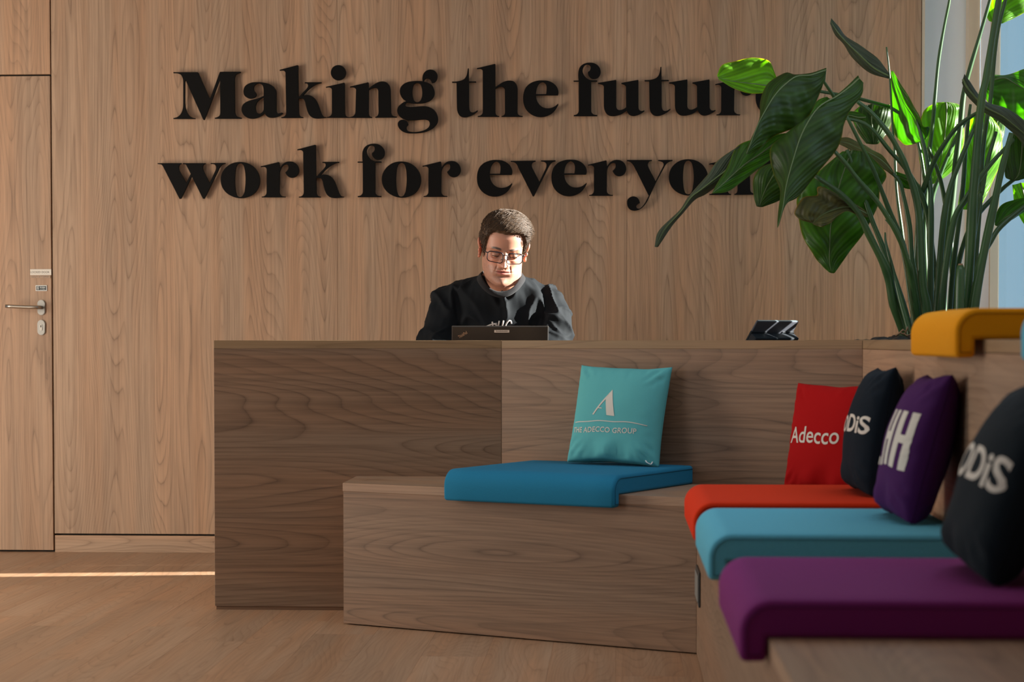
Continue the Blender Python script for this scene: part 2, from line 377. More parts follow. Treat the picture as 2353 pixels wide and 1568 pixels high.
for i in range(-24, 12):
    y = .6 - rnd.random()*PL
    while y < 8.60:
        x0, x1 = i*PW, (i+1)*PW; y0, y1 = max(y, .2), min(y+PL, 8.46)
        if y1 - y0 > .02:
            wp = FF @ Vector(((x0+x1)/2, (y0+y1)/2, 0))
            if XL < wp.x < 1.75:
                key = round(y1-y0, 3)
                if key not in shared:
                    bm = bmesh.new(); add_box(bm, -PW/2+.0001, PW/2-.0001, -(y1-y0)/2+.0001, (y1-y0)/2-.0001, -.010, 0, .0004)
                    bmesh.ops.recalc_face_normals(bm, faces=bm.faces)
                    me = bpy.data.meshes.new('plank'); bm.to_mesh(me); bm.free(); me.materials.append(M['floor']); shared[key] = me
                mw = FF.copy(); mw.translation = wp; link('plank', shared[key], None, fl, mw); k += 1
        y += PL
o = box('floor_rear', XL, 1.9, -2.2, .15, -.010, -.0005, M['floor']); tag(o, kind='structure'); o.name = 'floor_near_camera'

# ================================================================== DESK AND BENCHES
A = Vector((-.535, 6.30, 0)); B = Vector((.5297, 5.69, 0)); Pk = Vector((-.035, 6.595, 0)); Cn = Vector((1.052, 5.975, 0)); P0 = Vector((-.995, 6.645, 0))
Xf = lambda Y: .389 + YAW*(Y-3.0); Xb = lambda Y: .948 + YAW*(Y-4.0)
e = (B-A).normalized(); nn = Vector((0, 0, 1)).cross(e); e2 = (Cn-Pk).normalized(); n2 = Vector((0, 0, 1)).cross(e2)
YN = 1.55
SEAT, TOP = .450, .902
desk = empty('reception_desk', (0, 6.9, 0), 0, 'long wooden reception desk with angled front behind the benches', 'desk')
L1 = (Pk-P0).length; L2 = (Cn-Pk).length; FP0 = frame(P0, Pk-P0); FPk = frame(Pk, e2)
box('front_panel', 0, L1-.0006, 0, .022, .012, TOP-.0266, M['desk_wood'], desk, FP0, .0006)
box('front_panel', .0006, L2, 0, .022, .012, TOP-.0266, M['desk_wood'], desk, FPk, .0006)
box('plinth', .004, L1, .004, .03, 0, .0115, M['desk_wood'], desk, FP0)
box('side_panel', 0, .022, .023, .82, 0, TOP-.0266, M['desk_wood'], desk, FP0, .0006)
off = .24
q0 = P0 + Vv*off; Vb = Vector((0, 1, 0))
def inter(p, d, q, f):
    k = ((q.x-p.x)*f.y-(q.y-p.y)*f.x)/(d.x*f.y-d.y*f.x); return p+d*k
qk = inter(q0, Pk-P0, Pk+n2*off, e2); qc = inter(qk, e2, Cn, Vv)
def slab(name, pts, z0, z1, mat, par, x):
    """horizontal slab whose grain runs along x"""
    o = pts[0]; fr = frame(o, x); inv = fr.inverted()
    loc = [inv @ Vector((p.x, p.y, 0)) for p in pts]
    if sum(a.x*b.y-b.x*a.y for a, b in zip(loc, loc[1:]+loc[:1])) < 0: loc = loc[::-1]
    return prism(name, [(v.x, v.y) for v in loc], z0, z1, mat, par, fr, .0009)
g1 = (Pk-P0).normalized()*.0005
slab('counter_top', [P0, Pk-g1, qk-g1, q0], TOP-.0265, TOP, M['edge_wood'], desk, Pk-P0)
slab('counter_top', [Pk+e2*.0005, Cn-e2*.0006, qc-Vv*.001, qk+e2*.0005], TOP-.0265, TOP, M['edge_wood'], desk, e2)
# working surface behind, 74 cm high
w0 = P0+Vv*.03+Uv*.024; w1_ = w0+Vv*.56; w2_ = Vector((1.05, 7.10, 0)); w3 = inter(Pk+n2*.024, e2, Vector((1.03, 0, 0)), Vv); w4 = inter(P0+Vv*.024, Pk-P0, Pk+n2*.024, e2)
slab('work_surface', [w0, w1_, w2_, w3, w4], .715, .740, M['top_wood'], desk, Uv)

cb = empty('corner_bench', (0, 6.2, 0), 0, 'angled wooden bench joined to the desk front under the teal cushion', 'bench')
FA = frame(A, e); LA = (B-A).length
box('front_panel', 0, LA-.0006, 0, .022, .004, SEAT-.0266, M['bench_wood'] if 'bench_wood' in M else M['desk_wood'], cb, FA, .0006)
Ab = inter(A, Vv, P0, Pk-P0)
box('end_panel', 0, (Ab-A).length-.001, -.022, 0, .004, SEAT-.0266, M['desk_wood'], cb, frame(A+nn*.024+Uv*.0, Vv), .0006).location.z += 0
z0_ = Vector((0, 0, 0))
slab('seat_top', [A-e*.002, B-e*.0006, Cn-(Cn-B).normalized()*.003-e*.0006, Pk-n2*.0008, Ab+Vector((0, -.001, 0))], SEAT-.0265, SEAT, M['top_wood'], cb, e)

lb = empty('long_bench', (.6, 3.6, 0), 0, 'long wooden bench along the right side carrying the colourful cushions', 'bench')
LB = (B.y-YN)/Vv.y; FB = frame(B, -Vv)
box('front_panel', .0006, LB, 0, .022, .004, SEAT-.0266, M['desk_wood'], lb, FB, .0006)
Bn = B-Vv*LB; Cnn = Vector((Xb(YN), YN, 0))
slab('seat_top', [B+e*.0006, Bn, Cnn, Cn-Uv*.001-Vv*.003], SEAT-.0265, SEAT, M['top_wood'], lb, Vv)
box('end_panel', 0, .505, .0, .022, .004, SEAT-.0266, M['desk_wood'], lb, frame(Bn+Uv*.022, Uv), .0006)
sp = empty('socket_plate', (0, 0, 0)); sp.name = 'socket_plate'
bpy.data.objects.remove(sp)
sk = box('socket_plate', .07, .27, -.006, 0, .170, .268, plain('socket_frame', (.02, .02, .02), .4), lb, FB, .003, 2); tag(sk, 'black and grey socket plate')
box('socket_cover', .085, .255, -.009, -.0055, .182, .256, plain('socket_grey', (.30, .31, .30), .35, metal=.6), sk, FB, .002, 2)

rt = empty('raised_tier', (1.4, 4, 0), 0, 'raised wooden tier behind the long bench with the yellow cushion on top', 'bench')
FC = frame(Cn, -Vv); LC = (Cn.y-YN)/Vv.y
box('back_panel', .0, LC, 0.0005, .022, SEAT+.0005, TOP-.0265, M['top_wood2'] if 'top_wood2' in M else M['top_wood'], rt, FC, .0006)
rr = lambda Y: Vector((XR(Y)-.004, Y, 0))
slab('platform_top', [Cn, Cnn, rr(YN), rr(5.93)], TOP-.0255, TOP+.001, M['edge_wood'], rt, Vv)
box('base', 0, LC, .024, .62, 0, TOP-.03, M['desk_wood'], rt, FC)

# planter trough filled with dark pebbles
PZ = .9035
pn = empty('planter', (1.5, 7, 0), 0, 'long wooden planter trough at the window holding the tall plant', 'planter')
FPn = frame(Cn+Vv*.004, Vv); PLn = 1.845                # local x along Vv, local y towards -Uv; length set to narrow the floor's sun strip
pw = -(rr(7).x-Cn.x) + .06
box('side_wall', 0, PLn, -.022, 0, 0, PZ, M['edge_wood'], pn, FPn, .0006)
box('side_wall', 0, PLn, pw, pw+.022, 0, PZ, M['edge_wood'], pn, FPn, .0006)
box('side_wall', 0, .022, pw+.0225, -.0225, 0, PZ, M['edge_wood'], pn, FPn, .0006)
box('side_wall', PLn-.022, PLn, pw+.0225, -.0225, 0, PZ, M['edge_wood'], pn, FPn, .0006)
box('soil', .0225, PLn-.0225, pw+.0225, -.0225, .70, .874, plain('soil', (.02, .014, .01), .95), pn, FPn)
peb = []
pm = NT('black_pebble'); pm.set(Base_Color=(.018, .02, .024), Roughness=.42); pm = pm.m
for j in range(4):
    bm = bmesh.new(); bmesh.ops.create_icosphere(bm, subdivisions=2, radius=1)
    for v in bm.verts:
        d = 1+.16*noise.noise(v.co*1.1+Vector((j*7, 0, 0))); v.co = Vector((v.co.x*d*(1+.25*(j % 2)), v.co.y*d, v.co.z*d*.62))
    for f in bm.faces: f.smooth = True
    me = bpy.data.meshes.new('pebble'); bm.to_mesh(me); bm.free(); me.materials.append(pm); peb.append(me)
rp = random.Random(11); npb = 0
for i in range(28):
    for j in range(12):
        x = .045+i*.0645+rp.uniform(-.014, .014); y = -.050-j*.062+rp.uniform(-.014, .014)
        if y < pw+.055 or x > PLn-.05 or npb >= 298: continue
        r = rp.uniform(.024, .034); mw = FPn @ Matrix.LocRotScale(Vector((x, y, .869+r*.25+.040*math.exp(-((x-.52)/.30)**2-((y+.34)/.24)**2))), Matrix.Rotation(rp.uniform(0, 6.28), 3, 'Z').to_euler(), Vector((r, r*.9, r)))
        link('pebble', peb[(i+j) % 4], None, pn, mw); npb += 1

# ------------------------------------------------------------------ seat cushions
def cushion(name, fr, L, D, col, label, TT=.058):
    T, r, lip, ft = TT, .050, .037, .045
    prof = [(-.003, 0.0), (D, 0.0), (D, T-.012)]
    for i in range(1, 5):
        t = PI/2*i/4; prof.append((D-.012+.012*math.cos(t), T-.012+.012*math.sin(t)))
    for i in range(0, 11):
        t = PI/2+PI/2*i/10; prof.append((-ft+r+r*math.cos(t), T-r+r*math.sin(t)))
    for i in range(1, 6):
        t = PI+PI/2*i/5; prof.append((-ft+.012+.012*math.cos(t), -lip+.012+.012*math.sin(t)))
    for i in range(1, 5):
        t = -PI/2+PI/2*i/4; prof.append((-.003-.010+.010*math.cos(t), -lip+.010+.010*math.sin(t)))
    n = len(prof); nor = []
    for i in range(n):
        a = Vector(prof[i-1]); b = Vector(prof[i]); c = Vector(prof[(i+1) % n])
        d1 = (b-a).normalized() if (b-a).length > 1e-6 else (c-b).normalized(); d2 = (c-b).normalized() if (c-b).length > 1e-6 else d1
        m = (Vector((d1.y, -d1.x))+Vector((d2.y, -d2.x)))
        m = m.normalized() if m.length > 1e-6 else Vector((0, 0)); nor.append(m/max(.5, m.dot(Vector((d1.y, -d1.x)))))
    bm = bmesh.new(); rings = []
    st = [(0, .009), (.0015, .0045), (.004, .0015), (.009, 0)]
    xs = st + [(L*k/8, 0) for k in range(1, 8)] + [(L-x, d) for x, d in st[::-1]]
    for x, d in xs:
        pf = 0 if d else .0015*math.sin(x/L*PI)
        rings.append([bm.verts.new((x, p[0]-m.x*d, p[1]-m.y*d + (pf if p[1] > .03 else 0))) for p, m in zip(prof, nor)])
    for a, b in zip(rings, rings[1:]):
        for i in range(n): bm.faces.new((a[i], a[(i+1) % n], b[(i+1) % n], b[i]))
    c0 = bm.faces.new(rings[0]); c1 = bm.faces.new(rings[-1][::-1])
    m1 = fabric(name+'_felt', col, scale=700, var=.10, sheen=.06)
    o = empty(name, fr.to_translation(), fr.to_euler().z, label, 'cushion')
    b = fin('pad', bm, m1, o, fr, True)
    b.data.shade_auto_smooth(angle=R(50)) if hasattr(b.data, 'shade_auto_smooth') else None
    for f in b.data.polygons: f.use_smooth = len(f.vertices) == 4
    m2 = fabric(name+'_seam', tuple(c*.45 for c in col), var=.05)
    for x in (-.0004, L+.0004):
        pts = [(x, p[0]-m.x*.0105, p[1]-m.y*.0105) for p, m in zip(prof[2:], nor[2:])]
        tube('seam', pts, .0011, m2, o, 5, fr)
    return o
zS = Vector((0, 0, SEAT+.0003))
cushion('seat_cushion', frame(A+e*.40+zS, e), .582, .512, (.014, .175, .320), 'teal blue seat cushion on the angled bench under the turquoise pillow')
def bench_cushion(Yfar, Ynear, col, label, D=.485):
    return cushion('seat_cushion', frame(Vector((Xf(Yfar), Yfar, 0))+zS, -Vv), (Yfar-Ynear)/Vv.y, D, col, label)
bench_cushion(5.44, 4.82, (.62, .030, .003), 'orange red seat cushion, farthest of the three on the long bench')
bench_cushion(4.67, 4.03, (.10, .40, .56), 'light blue seat cushion between the orange and the purple one')
bench_cushion(3.61, 2.998, (.185, .018, .150), 'purple seat cushion nearest the camera on the long bench')
zT = Vector((0, 0, TOP+.0013))
cushion('backrest_cushion', frame(Vector((Xb(4.60), 4.60, 0))+zT-Uv*.014, -Vv), .60, .50, (.74, .285, .002), 'golden yellow cushion draped over the edge of the raised tier', .063)
cushion('backrest_cushion', frame(Vector((Xb(3.35), 3.35, 0))+zT-Uv*.014, -Vv), .60, .485, (.10, .40, .56), 'light blue cushion on the raised tier at the right picture edge')

# ================================================================== WALL LETTERS (outlines in tenth-of-millimetre-like drawing units, * = corner)
G_ = {
'M': (390,140,10.455,["88,273*|665,273*|682,288*|965,925*|1203,270*|1210,263*|1700,262*|1700,284*|1640,300|1585,330|1562,400|1556,500*|1560,1200*|1572,1275|1610,1330|1680,1356|1725,1368*|1715,1385*|1085,1385*|1085,1370*|1150,1350|1200,1310|1215,1230*|1210,425*|835,1408*|820,1416*|805,1408*|375,445*|362,520*|362,1000*|375,1120|410,1230|470,1320|540,1362|610,1379*|610,1390*|90,1390*|90,1376*|200,1340|275,1260|312,1160|325,1020*|325,520*|310,410|270,335|200,298|90,289*"]),
'a': (540,140,10.455,["570,512|700,525|830,560|930,630|980,710|990,800*|990,1170*|1000,1230|1035,1265|1080,1258|1130,1243*|1155,1262*|1080,1310|980,1350|860,1362|790,1345|740,1300|712,1245*|660,1295|580,1345|480,1378|400,1385|290,1360|210,1300|165,1215|160,1130|185,1060|250,1000|360,950|520,910|620,875|690,840*|690,740*|685,660|665,590|620,548|560,538|500,560|455,610|445,680|465,730|500,770|512,800|500,845|450,885|380,902|290,880|225,825|203,750|210,680|240,610|310,555|400,522|480,513","690,870*|600,920|540,970|500,1050|490,1130|500,1200|530,1250|590,1270|650,1240|690,1175*"]),
'k': (640,140,10.455,["30,215*|455,103*|470,112*|475,852*|505,855*|600,745*|675,668|705,620|705,565|680,540|632,531*|632,515*|1028,515*|1028,530*|960,542|870,580|780,640|690,715*|562,850*|620,828|690,820|770,835|850,885|920,980|970,1100|1010,1210|1050,1300|1085,1338|1150,1352*|1145,1362*|1020,1375|900,1378|820,1362|750,1310|700,1220|660,1080|625,950|590,908|540,898|478,905*|485,1240*|495,1290|525,1332|590,1352*|590,1365*|65,1368*|65,1354*|130,1338|172,1295|185,1230*|170,330*|165,270|142,240|30,230*"]),
'i': (640,140,10.455,["1140,625*|1575,525*|1588,535*|1590,1240*|1600,1290|1635,1335|1720,1352*|1715,1363*|1165,1363*|1165,1350*|1235,1330|1272,1290|1282,1240*|1282,720*|1275,670|1243,640|1140,636*","1437,102|1560,150|1617,282|1563,410|1437,463|1310,410|1257,282|1310,152"]),
'n': (790,140,8.7125,["125,515*|485,430*|495,440*|497,555*|560,505|640,450|710,420|780,412|850,430|905,485|930,560|935,640*|945,1030*|960,1080|995,1106|1058,1116*|1055,1131*|630,1134*|630,1122*|670,1105|692,1060|697,1010*|692,640*|680,570|650,542|600,540|550,553|497,582*|495,1020*|502,1080|520,1110|563,1125*|560,1137*|130,1136*|130,1125*|190,1105|225,1060|235,1000*|245,620*|240,560|215,536|125,527*"]),
'g': (790,140,8.7125,["1480,403|1580,410*|1575,340|1600,250|1660,193|1740,175|1820,200|1865,260|1872,320|1850,390|1805,430|1765,437*|1745,395|1705,355|1655,348|1618,370|1600,413*|1680,440|1760,485|1800,560|1815,640|1795,720|1730,790|1640,830|1540,850|1460,853|1380,850|1290,830*|1242,850|1228,880|1240,908|1290,922|1370,925|1480,915|1600,908|1700,925|1790,970|1850,1040|1880,1130|1880,1210|1840,1290|1760,1360|1640,1415|1500,1443|1380,1448|1260,1440|1170,1405|1110,1350|1082,1280|1092,1225|1130,1190|1190,1178|1245,1200|1280,1245|1290,1278*|1260,1310|1252,1350|1280,1400|1340,1420|1440,1425|1560,1405|1650,1370|1710,1310|1722,1250|1700,1200|1650,1175|1580,1172|1450,1182|1350,1185|1230,1175|1140,1130|1085,1060|1070,990|1085,930|1140,870|1195,830|1252,806*|1180,755|1140,690|1122,620|1135,540|1190,470|1280,425|1380,408","1468,437|1530,465|1560,540|1571,635|1562,730|1530,800|1470,830|1415,805|1380,730|1368,635|1378,530|1405,465"]),
't': (1030,130,10.455,["90,605*|200,600|300,580|380,543|430,480|455,400|470,290*|490,285*|495,597*|665,600*|668,618*|495,622*|497,1200*|505,1270|530,1325|580,1345|630,1335|700,1293*|708,1308*|640,1365|540,1420|460,1450|380,1458|300,1435|245,1375|218,1300|210,1210*|200,625*|95,625*"]),
'h': (1030,130,10.455,["690,280*|1120,178*|1128,186*|1128,738*|1200,690|1290,630|1380,592|1490,580|1570,598|1630,660|1657,740|1662,830*|1657,1330*|1670,1382|1705,1412|1785,1431*|1780,1445*|1280,1445*|1282,1430*|1330,1415|1358,1380|1365,1320*|1362,820*|1350,765|1310,730|1255,720|1190,740|1128,776*|1130,1330*|1140,1380|1162,1412|1222,1431*|1218,1445*|710,1445*|712,1429*|780,1413|822,1370|832,1310*|830,380*|822,325|800,302|695,295*"]),
'e': (1190,130,10.455,["600,575|720,585|830,630|920,710|965,800|970,880|958,928*|430,930*|445,1020|490,1120|560,1195|640,1235|730,1245|820,1230|900,1190|965,1133*|969,1155*|920,1240|850,1330|740,1405|640,1440|540,1450|420,1430|300,1370|200,1270|145,1150|128,1020|140,880|190,750|290,650|400,600|500,578","600,608|520,640|465,720|440,810|430,905*|680,905*|692,800|690,720|660,645"]),
'f': (1190,130,10.455,["1340,578*|1460,578*|1452,430|1462,330|1500,245|1570,185|1650,155|1740,148|1840,165|1930,225|1975,300|1987,370|1965,450|1910,510|1840,530|1770,520|1715,470|1685,410|1688,368*|1730,335|1750,280|1740,220|1690,190|1630,192|1580,240|1555,310|1558,380|1590,450|1640,510|1700,550|1770,572*|1905,575*|1905,595*|1760,600*|1760,1290*|1772,1350|1812,1388|1905,1407*|1905,1428*|1345,1428*|1345,1408*|1410,1392|1452,1350|1465,1280*|1462,598*|1340,597*"]),
'u': (1360,140,10.455,["148,530*|575,458*|585,466*|582,1090*|600,1150|640,1180|700,1182|760,1160|825,1118*|822,620*|805,588|775,567|712,546*|712,530*|1108,458*|1117,466*|1118,1110*|1130,1165|1165,1200|1210,1205|1255,1190*|1262,1205*|1180,1260|1080,1305|990,1318|930,1305|870,1250|835,1183*|740,1260|620,1305|500,1322|410,1305|345,1250|305,1170|290,1080*|288,620*|270,580|235,562|150,546*"]),
'r': (500,320,10.455,["1035,655*|1465,550*|1478,560*|1490,700*|1515,665|1560,605|1640,553|1730,537|1820,552|1900,610|1942,690|1950,770|1920,850|1860,905|1780,925|1710,905|1655,850|1628,800*|1665,765|1695,720|1702,660|1690,620|1660,605|1610,612|1560,645|1515,710|1488,800*|1482,1260*|1495,1322|1535,1362|1630,1382*|1625,1395*|1062,1395*|1062,1382*|1130,1365|1168,1320|1178,1260*|1180,760*|1172,700|1145,672|1040,668*"]),
'o': (500,320,10.455,["540,550|720,580|880,680|980,830|1012,990|985,1140|900,1280|740,1380|545,1415|370,1380|210,1285|110,1150|75,980|100,830|190,690|340,585","545,575|610,612|650,720|668,850|672,1000|660,1160|630,1310|580,1380|530,1392|480,1370|440,1290|418,1150|410,980|418,830|440,680|480,600"]),
'w': (360,320,10.455,["25,578*|590,578*|595,590*|550,608|530,640|525,700|542,760*|710,1060*|820,832*|720,640*|690,602|632,592*|632,578*|1170,578*|1172,590*|1130,605|1108,640|1105,700|1122,765*|1270,1060*|1412,755*|1428,690|1415,630|1380,600|1298,590*|1298,575*|1645,572*|1645,586*|1570,610|1520,660|1480,745*|1145,1425*|1112,1428*|850,908*|838,895*|585,1425*|548,1430*|155,660*|118,612|25,592*"]),
'v': (1080,340,10.455,["980,315*|1570,308*|1572,325*|1510,345|1485,380|1480,430|1502,495*|1668,815*|1820,500*|1838,430|1830,370|1790,335|1708,319*|1708,303*|2050,300*|2052,318*|1975,342|1925,395|1870,490*|1535,1158*|1510,1162*|1165,480*|1120,390|1070,345|980,331*"]),
'y': (1420,350,10.4545,["220,188*|815,188*|815,203*|750,222|720,265|720,330|742,388*|905,700*|1085,345*|1100,285|1080,240|1030,215|968,204*|968,188*|1310,186*|1308,203*|1220,230|1150,290|1110,362*|915,720*|780,1012|700,1180|620,1290|540,1360|450,1395|370,1400|290,1370|240,1310|220,1220|235,1140|290,1085|370,1062|450,1085|500,1140|525,1218*|470,1250|438,1300|455,1345|510,1358|570,1320|630,1250|690,1150|742,1042*|390,335*|340,265|290,225|220,206*"]),
}
def glyph_px(ch):
    ox, oy, k, cs = G_[ch]; res = []
    for c in cs:
        P = []
        for q in c.split('|'):
            cor = q.endswith('*'); x, y = q.rstrip('*').split(','); P.append((ox+float(x)/k, oy+float(y)/k, cor))
        n = len(P); out = []
        for i in range(n):
            p1 = P[i]; p2 = P[(i+1) % n]; a = Vector(p1[:2]); b = Vector(p2[:2])
            out.append(a)
            if p1[2] and p2[2]: continue
            p0 = Vector(P[i-1][:2]) if not p1[2] else None; p3 = Vector(P[(i+2) % n][:2]) if not p2[2] else None
            d = (b-a).length
            def tan(prev, cur, nxt):
                l1 = (cur-prev).length; l2 = (nxt-cur).length
                v = (cur-prev)/max(l1, 1e-6)*l2 + (nxt-cur)/max(l2, 1e-6)*l1
                return v/(l1+l2)
            m1 = tan(p0, a, b)*d if p0 is not None else None; m2 = tan(a, b, p3)*d if p3 is not None else None
            if m1 is None: m1 = (b-a)*1.5-m2*.5
            if m2 is None: m2 = (b-a)*1.5-m1*.5
            for j in range(1, 5):
                t = j/5; t2 = t*t; t3 = t2*t
                out.append(a*(2*t3-3*t2+1)+m1*(t3-2*t2+t)+b*(-2*t3+3*t2)+m2*(t3-t2))
        res.append(out)
    return res
OFFW = .024
def wall_letter(ch, dx, dy, label):
    loops = [[on_wall(p.x+dx, p.y+dy, OFFW) for p in lp] for lp in glyph_px(ch)]
    sc_ = sum(p[0] for p in loops[0])/len(loops[0]); zc = min(p[1] for p in loops[0])
    cu = bpy.data.curves.new('letter', 'CURVE'); cu.dimensions = '2D'; cu.fill_mode = 'BOTH'; cu.extrude = .0055; cu.bevel_depth = .0006; cu.bevel_resolution = 0
    for lp in loops:
        s = cu.splines.new('POLY'); s.points.add(len(lp)-1); s.use_cyclic_u = True
        for pt, p in zip(s.points, lp): pt.co = (p[0]-sc_, p[1]-zc, 0, 1)
    o = bpy.data.objects.new('letter', cu); C.objects.link(o); dg = bpy.context.evaluated_depsgraph_get(); dg.update()
    me = bpy.data.meshes.new_from_object(o.evaluated_get(dg)); bpy.data.objects.remove(o); bpy.data.curves.remove(cu); me.name = 'letter_face'; me.materials.clear()
    base = WF @ Vector((sc_, 0, zc))
    r = empty('letter', base, -YAW, label, 'letter', 'raised letters of the wall slogan')
    fr = frame(WF @ Vector((sc_, -OFFW+.0061, zc)), Uv) @ Matrix.Rotation(PI/2, 4, 'X')
    link('face', me, M['black'], r, fr)
    # two stand-off pins behind the plate, placed inside the outline
    me.calc_loop_triangles()
    tr = sorted(me.loop_triangles, key=lambda t: -t.area)[:60]
    big = sorted([t for t in tr if abs(t.normal.z) > .9], key=lambda t: -t.area)
    used = []
    for t in big:
        c = t.center
        if all((Vector(c)-u).length > .03 for u in used): used.append(Vector(c))
        if len(used) == 2: break
    for u in used:
        tube('pin', [(sc_+u.x, -OFFW+.010, zc+u.y), (sc_+u.x, .001, zc+u.y)], .003, M['dark_gap'], r, 6, WF)
LT = [('M',0,0,'large black capital M opening the upper line of the wall slogan'),
('a',0,0,'black wall letter a, right after the capital M'),('k',0,0,'black wall letter k in the word Making'),
('i',0,0,'black wall letter i, the only one with a dot'),('n',0,0,'black wall letter n in the word Making'),
('g',0,0,'black wall letter g with a curled ear, ending the word Making'),
('t',0,0,'black wall letter t starting the word the'),('h',0,0,'black wall letter h in the word the'),('e',0,0,'black wall letter e ending the word the'),
('f',0,0,'black wall letter f starting the last word of the upper line'),('u',0,0,'black wall letter u right after the upper f'),
('t',442.7,-3.4,'black wall letter t between two u letters'),('u',163.4,-1.0,'black wall letter u left of the bright green leaf'),
('r',1044.9,-189,'black wall letter r partly behind the bright green leaf'),('e',534.5,-3.5,'black wall letter e mostly hidden by the big dark leaves, upper line'),
('w',0,0,'black wall letter w starting the lower line'),('o',0,0,'black wall letter o in the word work'),('r',0,0,'black wall letter r in the word work'),
('k',40.5,183,'black wall letter k ending the word work'),('f',-496.3,186.3,'black wall letter f in the word for, lower line'),
('o',370.4,-1.2,'black wall letter o in the word for'),('r',371.8,-1.2,'black wall letter r ending the word for'),
('e',-106.1,183,'black wall letter e starting the last word, above the man'),('v',0,0,'black wall letter v in the lower line, above the man'),
('e',65,182.2,'black wall letter e between the v and an r'),('r',752.2,-3.7,'black wall letter r just left of the y'),
('y',0,0,'black wall letter y with a long curled tail'),('o',1030,-6.3,'black wall letter o touched by the dangling grey leaf'),
('n',825.4,177.3,'black wall letter n crossed by striped leaves'),('e',538.8,178.5,'black wall letter e hidden behind leaves, end of the lower line')]
for ch, dx, dy, lb in LT: wall_letter(ch, dx, dy, lb)

# ================================================================== PILLOWS
def pillow_fn(a, b, T, seed):
    so = Vector((seed*13.7, seed*5.1, 0))
    def f(u, v, side=-1, lift=0.0):
        c = .055
        x = a*u*(1-c*u*u*(1-v*v)*1.1); z = b*v*(1-c*v*v*(1-u*u)*1.2)
        k = max(0.0, (1-u*u)*(1-v*v)); h = T*max(0.0, 1-u*u)**.42*max(0.0, 1-v*v)**(.42-.20*sm(-.1, -.75, v))
        edge = sm(.35, 1.0, max(abs(u), abs(v)))
        h *= 1+.05*noise.noise(Vector((u*2, v*2, 3))+so)
        corner = sm(.35, .95, abs(u))*sm(.35, .95, abs(v))
        ang = math.atan2(abs(v)-.2, abs(u)-.2)
        h += (.006*math.sin(ang*26+seed)*corner + .0045*noise.noise(Vector((u*14, v*4, 1))+so)*sm(.3, .9, abs(v))*edge + .004*noise.noise(Vector((u*4, v*13, 7))+so)*sm(.45, .95, abs(u))*edge)*min(1, k*7)
        if v < -.5: h += .010*sm(-.5, -.85, v)*math.sin(u*9+seed*2)*(1-abs(u))*min(1, k*6)
        z += b*.03*noise.noise(Vector((u*2.2, v*1.5, 9))+so)*(1-abs(v)*.3)
        h = max(h, .0006)
        return Vector((x, side*(h*(1.0 if side < 0 else .85)+lift), z+b))
    return f
def pillow(base, yaw, lean, roll, a, b, T, col, label, seed):
    f = pillow_fn(a, b, T, seed); N = 46; vs, fs = [], []
    q = lambda i: math.sin((i/N*2-1)*PI/2)*.82+(i/N*2-1)*.18
    for side in (-1, 1):
        for j in range(N+1):
            for i in range(N+1): vs.append(f(q(i), q(j), side))
    n1 = (N+1)**2
    for s in (0, 1):
        for j in range(N):
            for i in range(N):
                k = s*n1+j*(N+1)+i; F = (k, k+1, k+N+2, k+N+1); fs.append(F if s == 0 else F[::-1])
    bm = bmesh.new(); V = [bm.verts.new(v) for v in vs]
    for F in fs: bm.faces.new([V[i] for i in F])
    bmesh.ops.remove_doubles(bm, verts=[v for v in bm.verts if abs(v.co.y) < .0013], dist=.0022)
    mw = Matrix.Translation(base) @ Matrix.Rotation(yaw, 4, 'Z') @ Matrix.Rotation(-lean, 4, 'X') @ Matrix.Rotation(roll, 4, 'Y')
    o = empty('pillow', base, yaw, label, 'pillow')
    fin('cover', bm, fabric('pillow_cloth', col, .85, 1100, .04, .25, .06), o, mw, True)
    # piped seam and zipper edge along the rim
    pts = []
    for k in range(80):
        t = k/80*4; s_, r_ = int(t), t-int(t); p = [(-1+2*r_, -1), (1, -1+2*r_), (1-2*r_, 1), (-1, 1-2*r_)][s_]
        pts.append(f(p[0]*.999, p[1]*.999, -1)*1.0)
    pts = [Vector((p.x, 0, p.z)) for p in pts]; pts.append(pts[0])
    tube('seam', pts, .0009, fabric('pillow_seam', tuple(c*.6 for c in col)), o, 5, mw)
    return o, f, mw
def decal(par, f, mw, me, cu, cv, w, h, a, b, mat, name='lettering', keep=False, rot=0.0):
    """flat print laid on the cloth: me has x,y coordinates, scaled to w x h metres and centred at cu,cv metres"""
    xs = [v.co.x for v in me.vertices]; ys = [v.co.y for v in me.vertices]
    kx = w/(max(xs)-min(xs)); ky = h/(max(ys)-min(ys)) if h else kx; mx = (max(xs)+min(xs))/2; my = (max(ys)+min(ys))/2
    bm = bmesh.new(); bm.from_mesh(me); bpy.data.meshes.remove(me)
    for v in bm.verts:
        x, y = (v.co.x-mx)*kx, (v.co.y-my)*ky
        v.co = Vector((x*math.cos(rot)-y*math.sin(rot)+cu, x*math.sin(rot)+y*math.cos(rot)+cv, 0))
    st = .007
    for ax, lim in ((0, a), (1, b)):
        k = -lim
        while k < lim:
            nrm = (1, 0, 0) if ax == 0 else (0, 1, 0); co = (k, 0, 0) if ax == 0 else (0, k, 0)
            bmesh.ops.bisect_plane(bm, geom=list(bm.verts)+list(bm.edges)+list(bm.faces), plane_co=co, plane_no=nrm); k += st
    for v in bm.verts: v.co = f(v.co.x/a, v.co.y/b, -1, .0011)
    return fin(name, bm, mat, par, mw)
def poly_mesh(polys):
    me = bpy.data.meshes.new('print'); vs = []; fs = []
    for p in polys: fs.append(list(range(len(vs), len(vs)+len(p)))); vs += [(x, y, 0) for x, y in p]
    me.from_pydata(vs, [], fs); me.update(); return me
cream = plain('cream_print', (.60, .56, .50), .75)
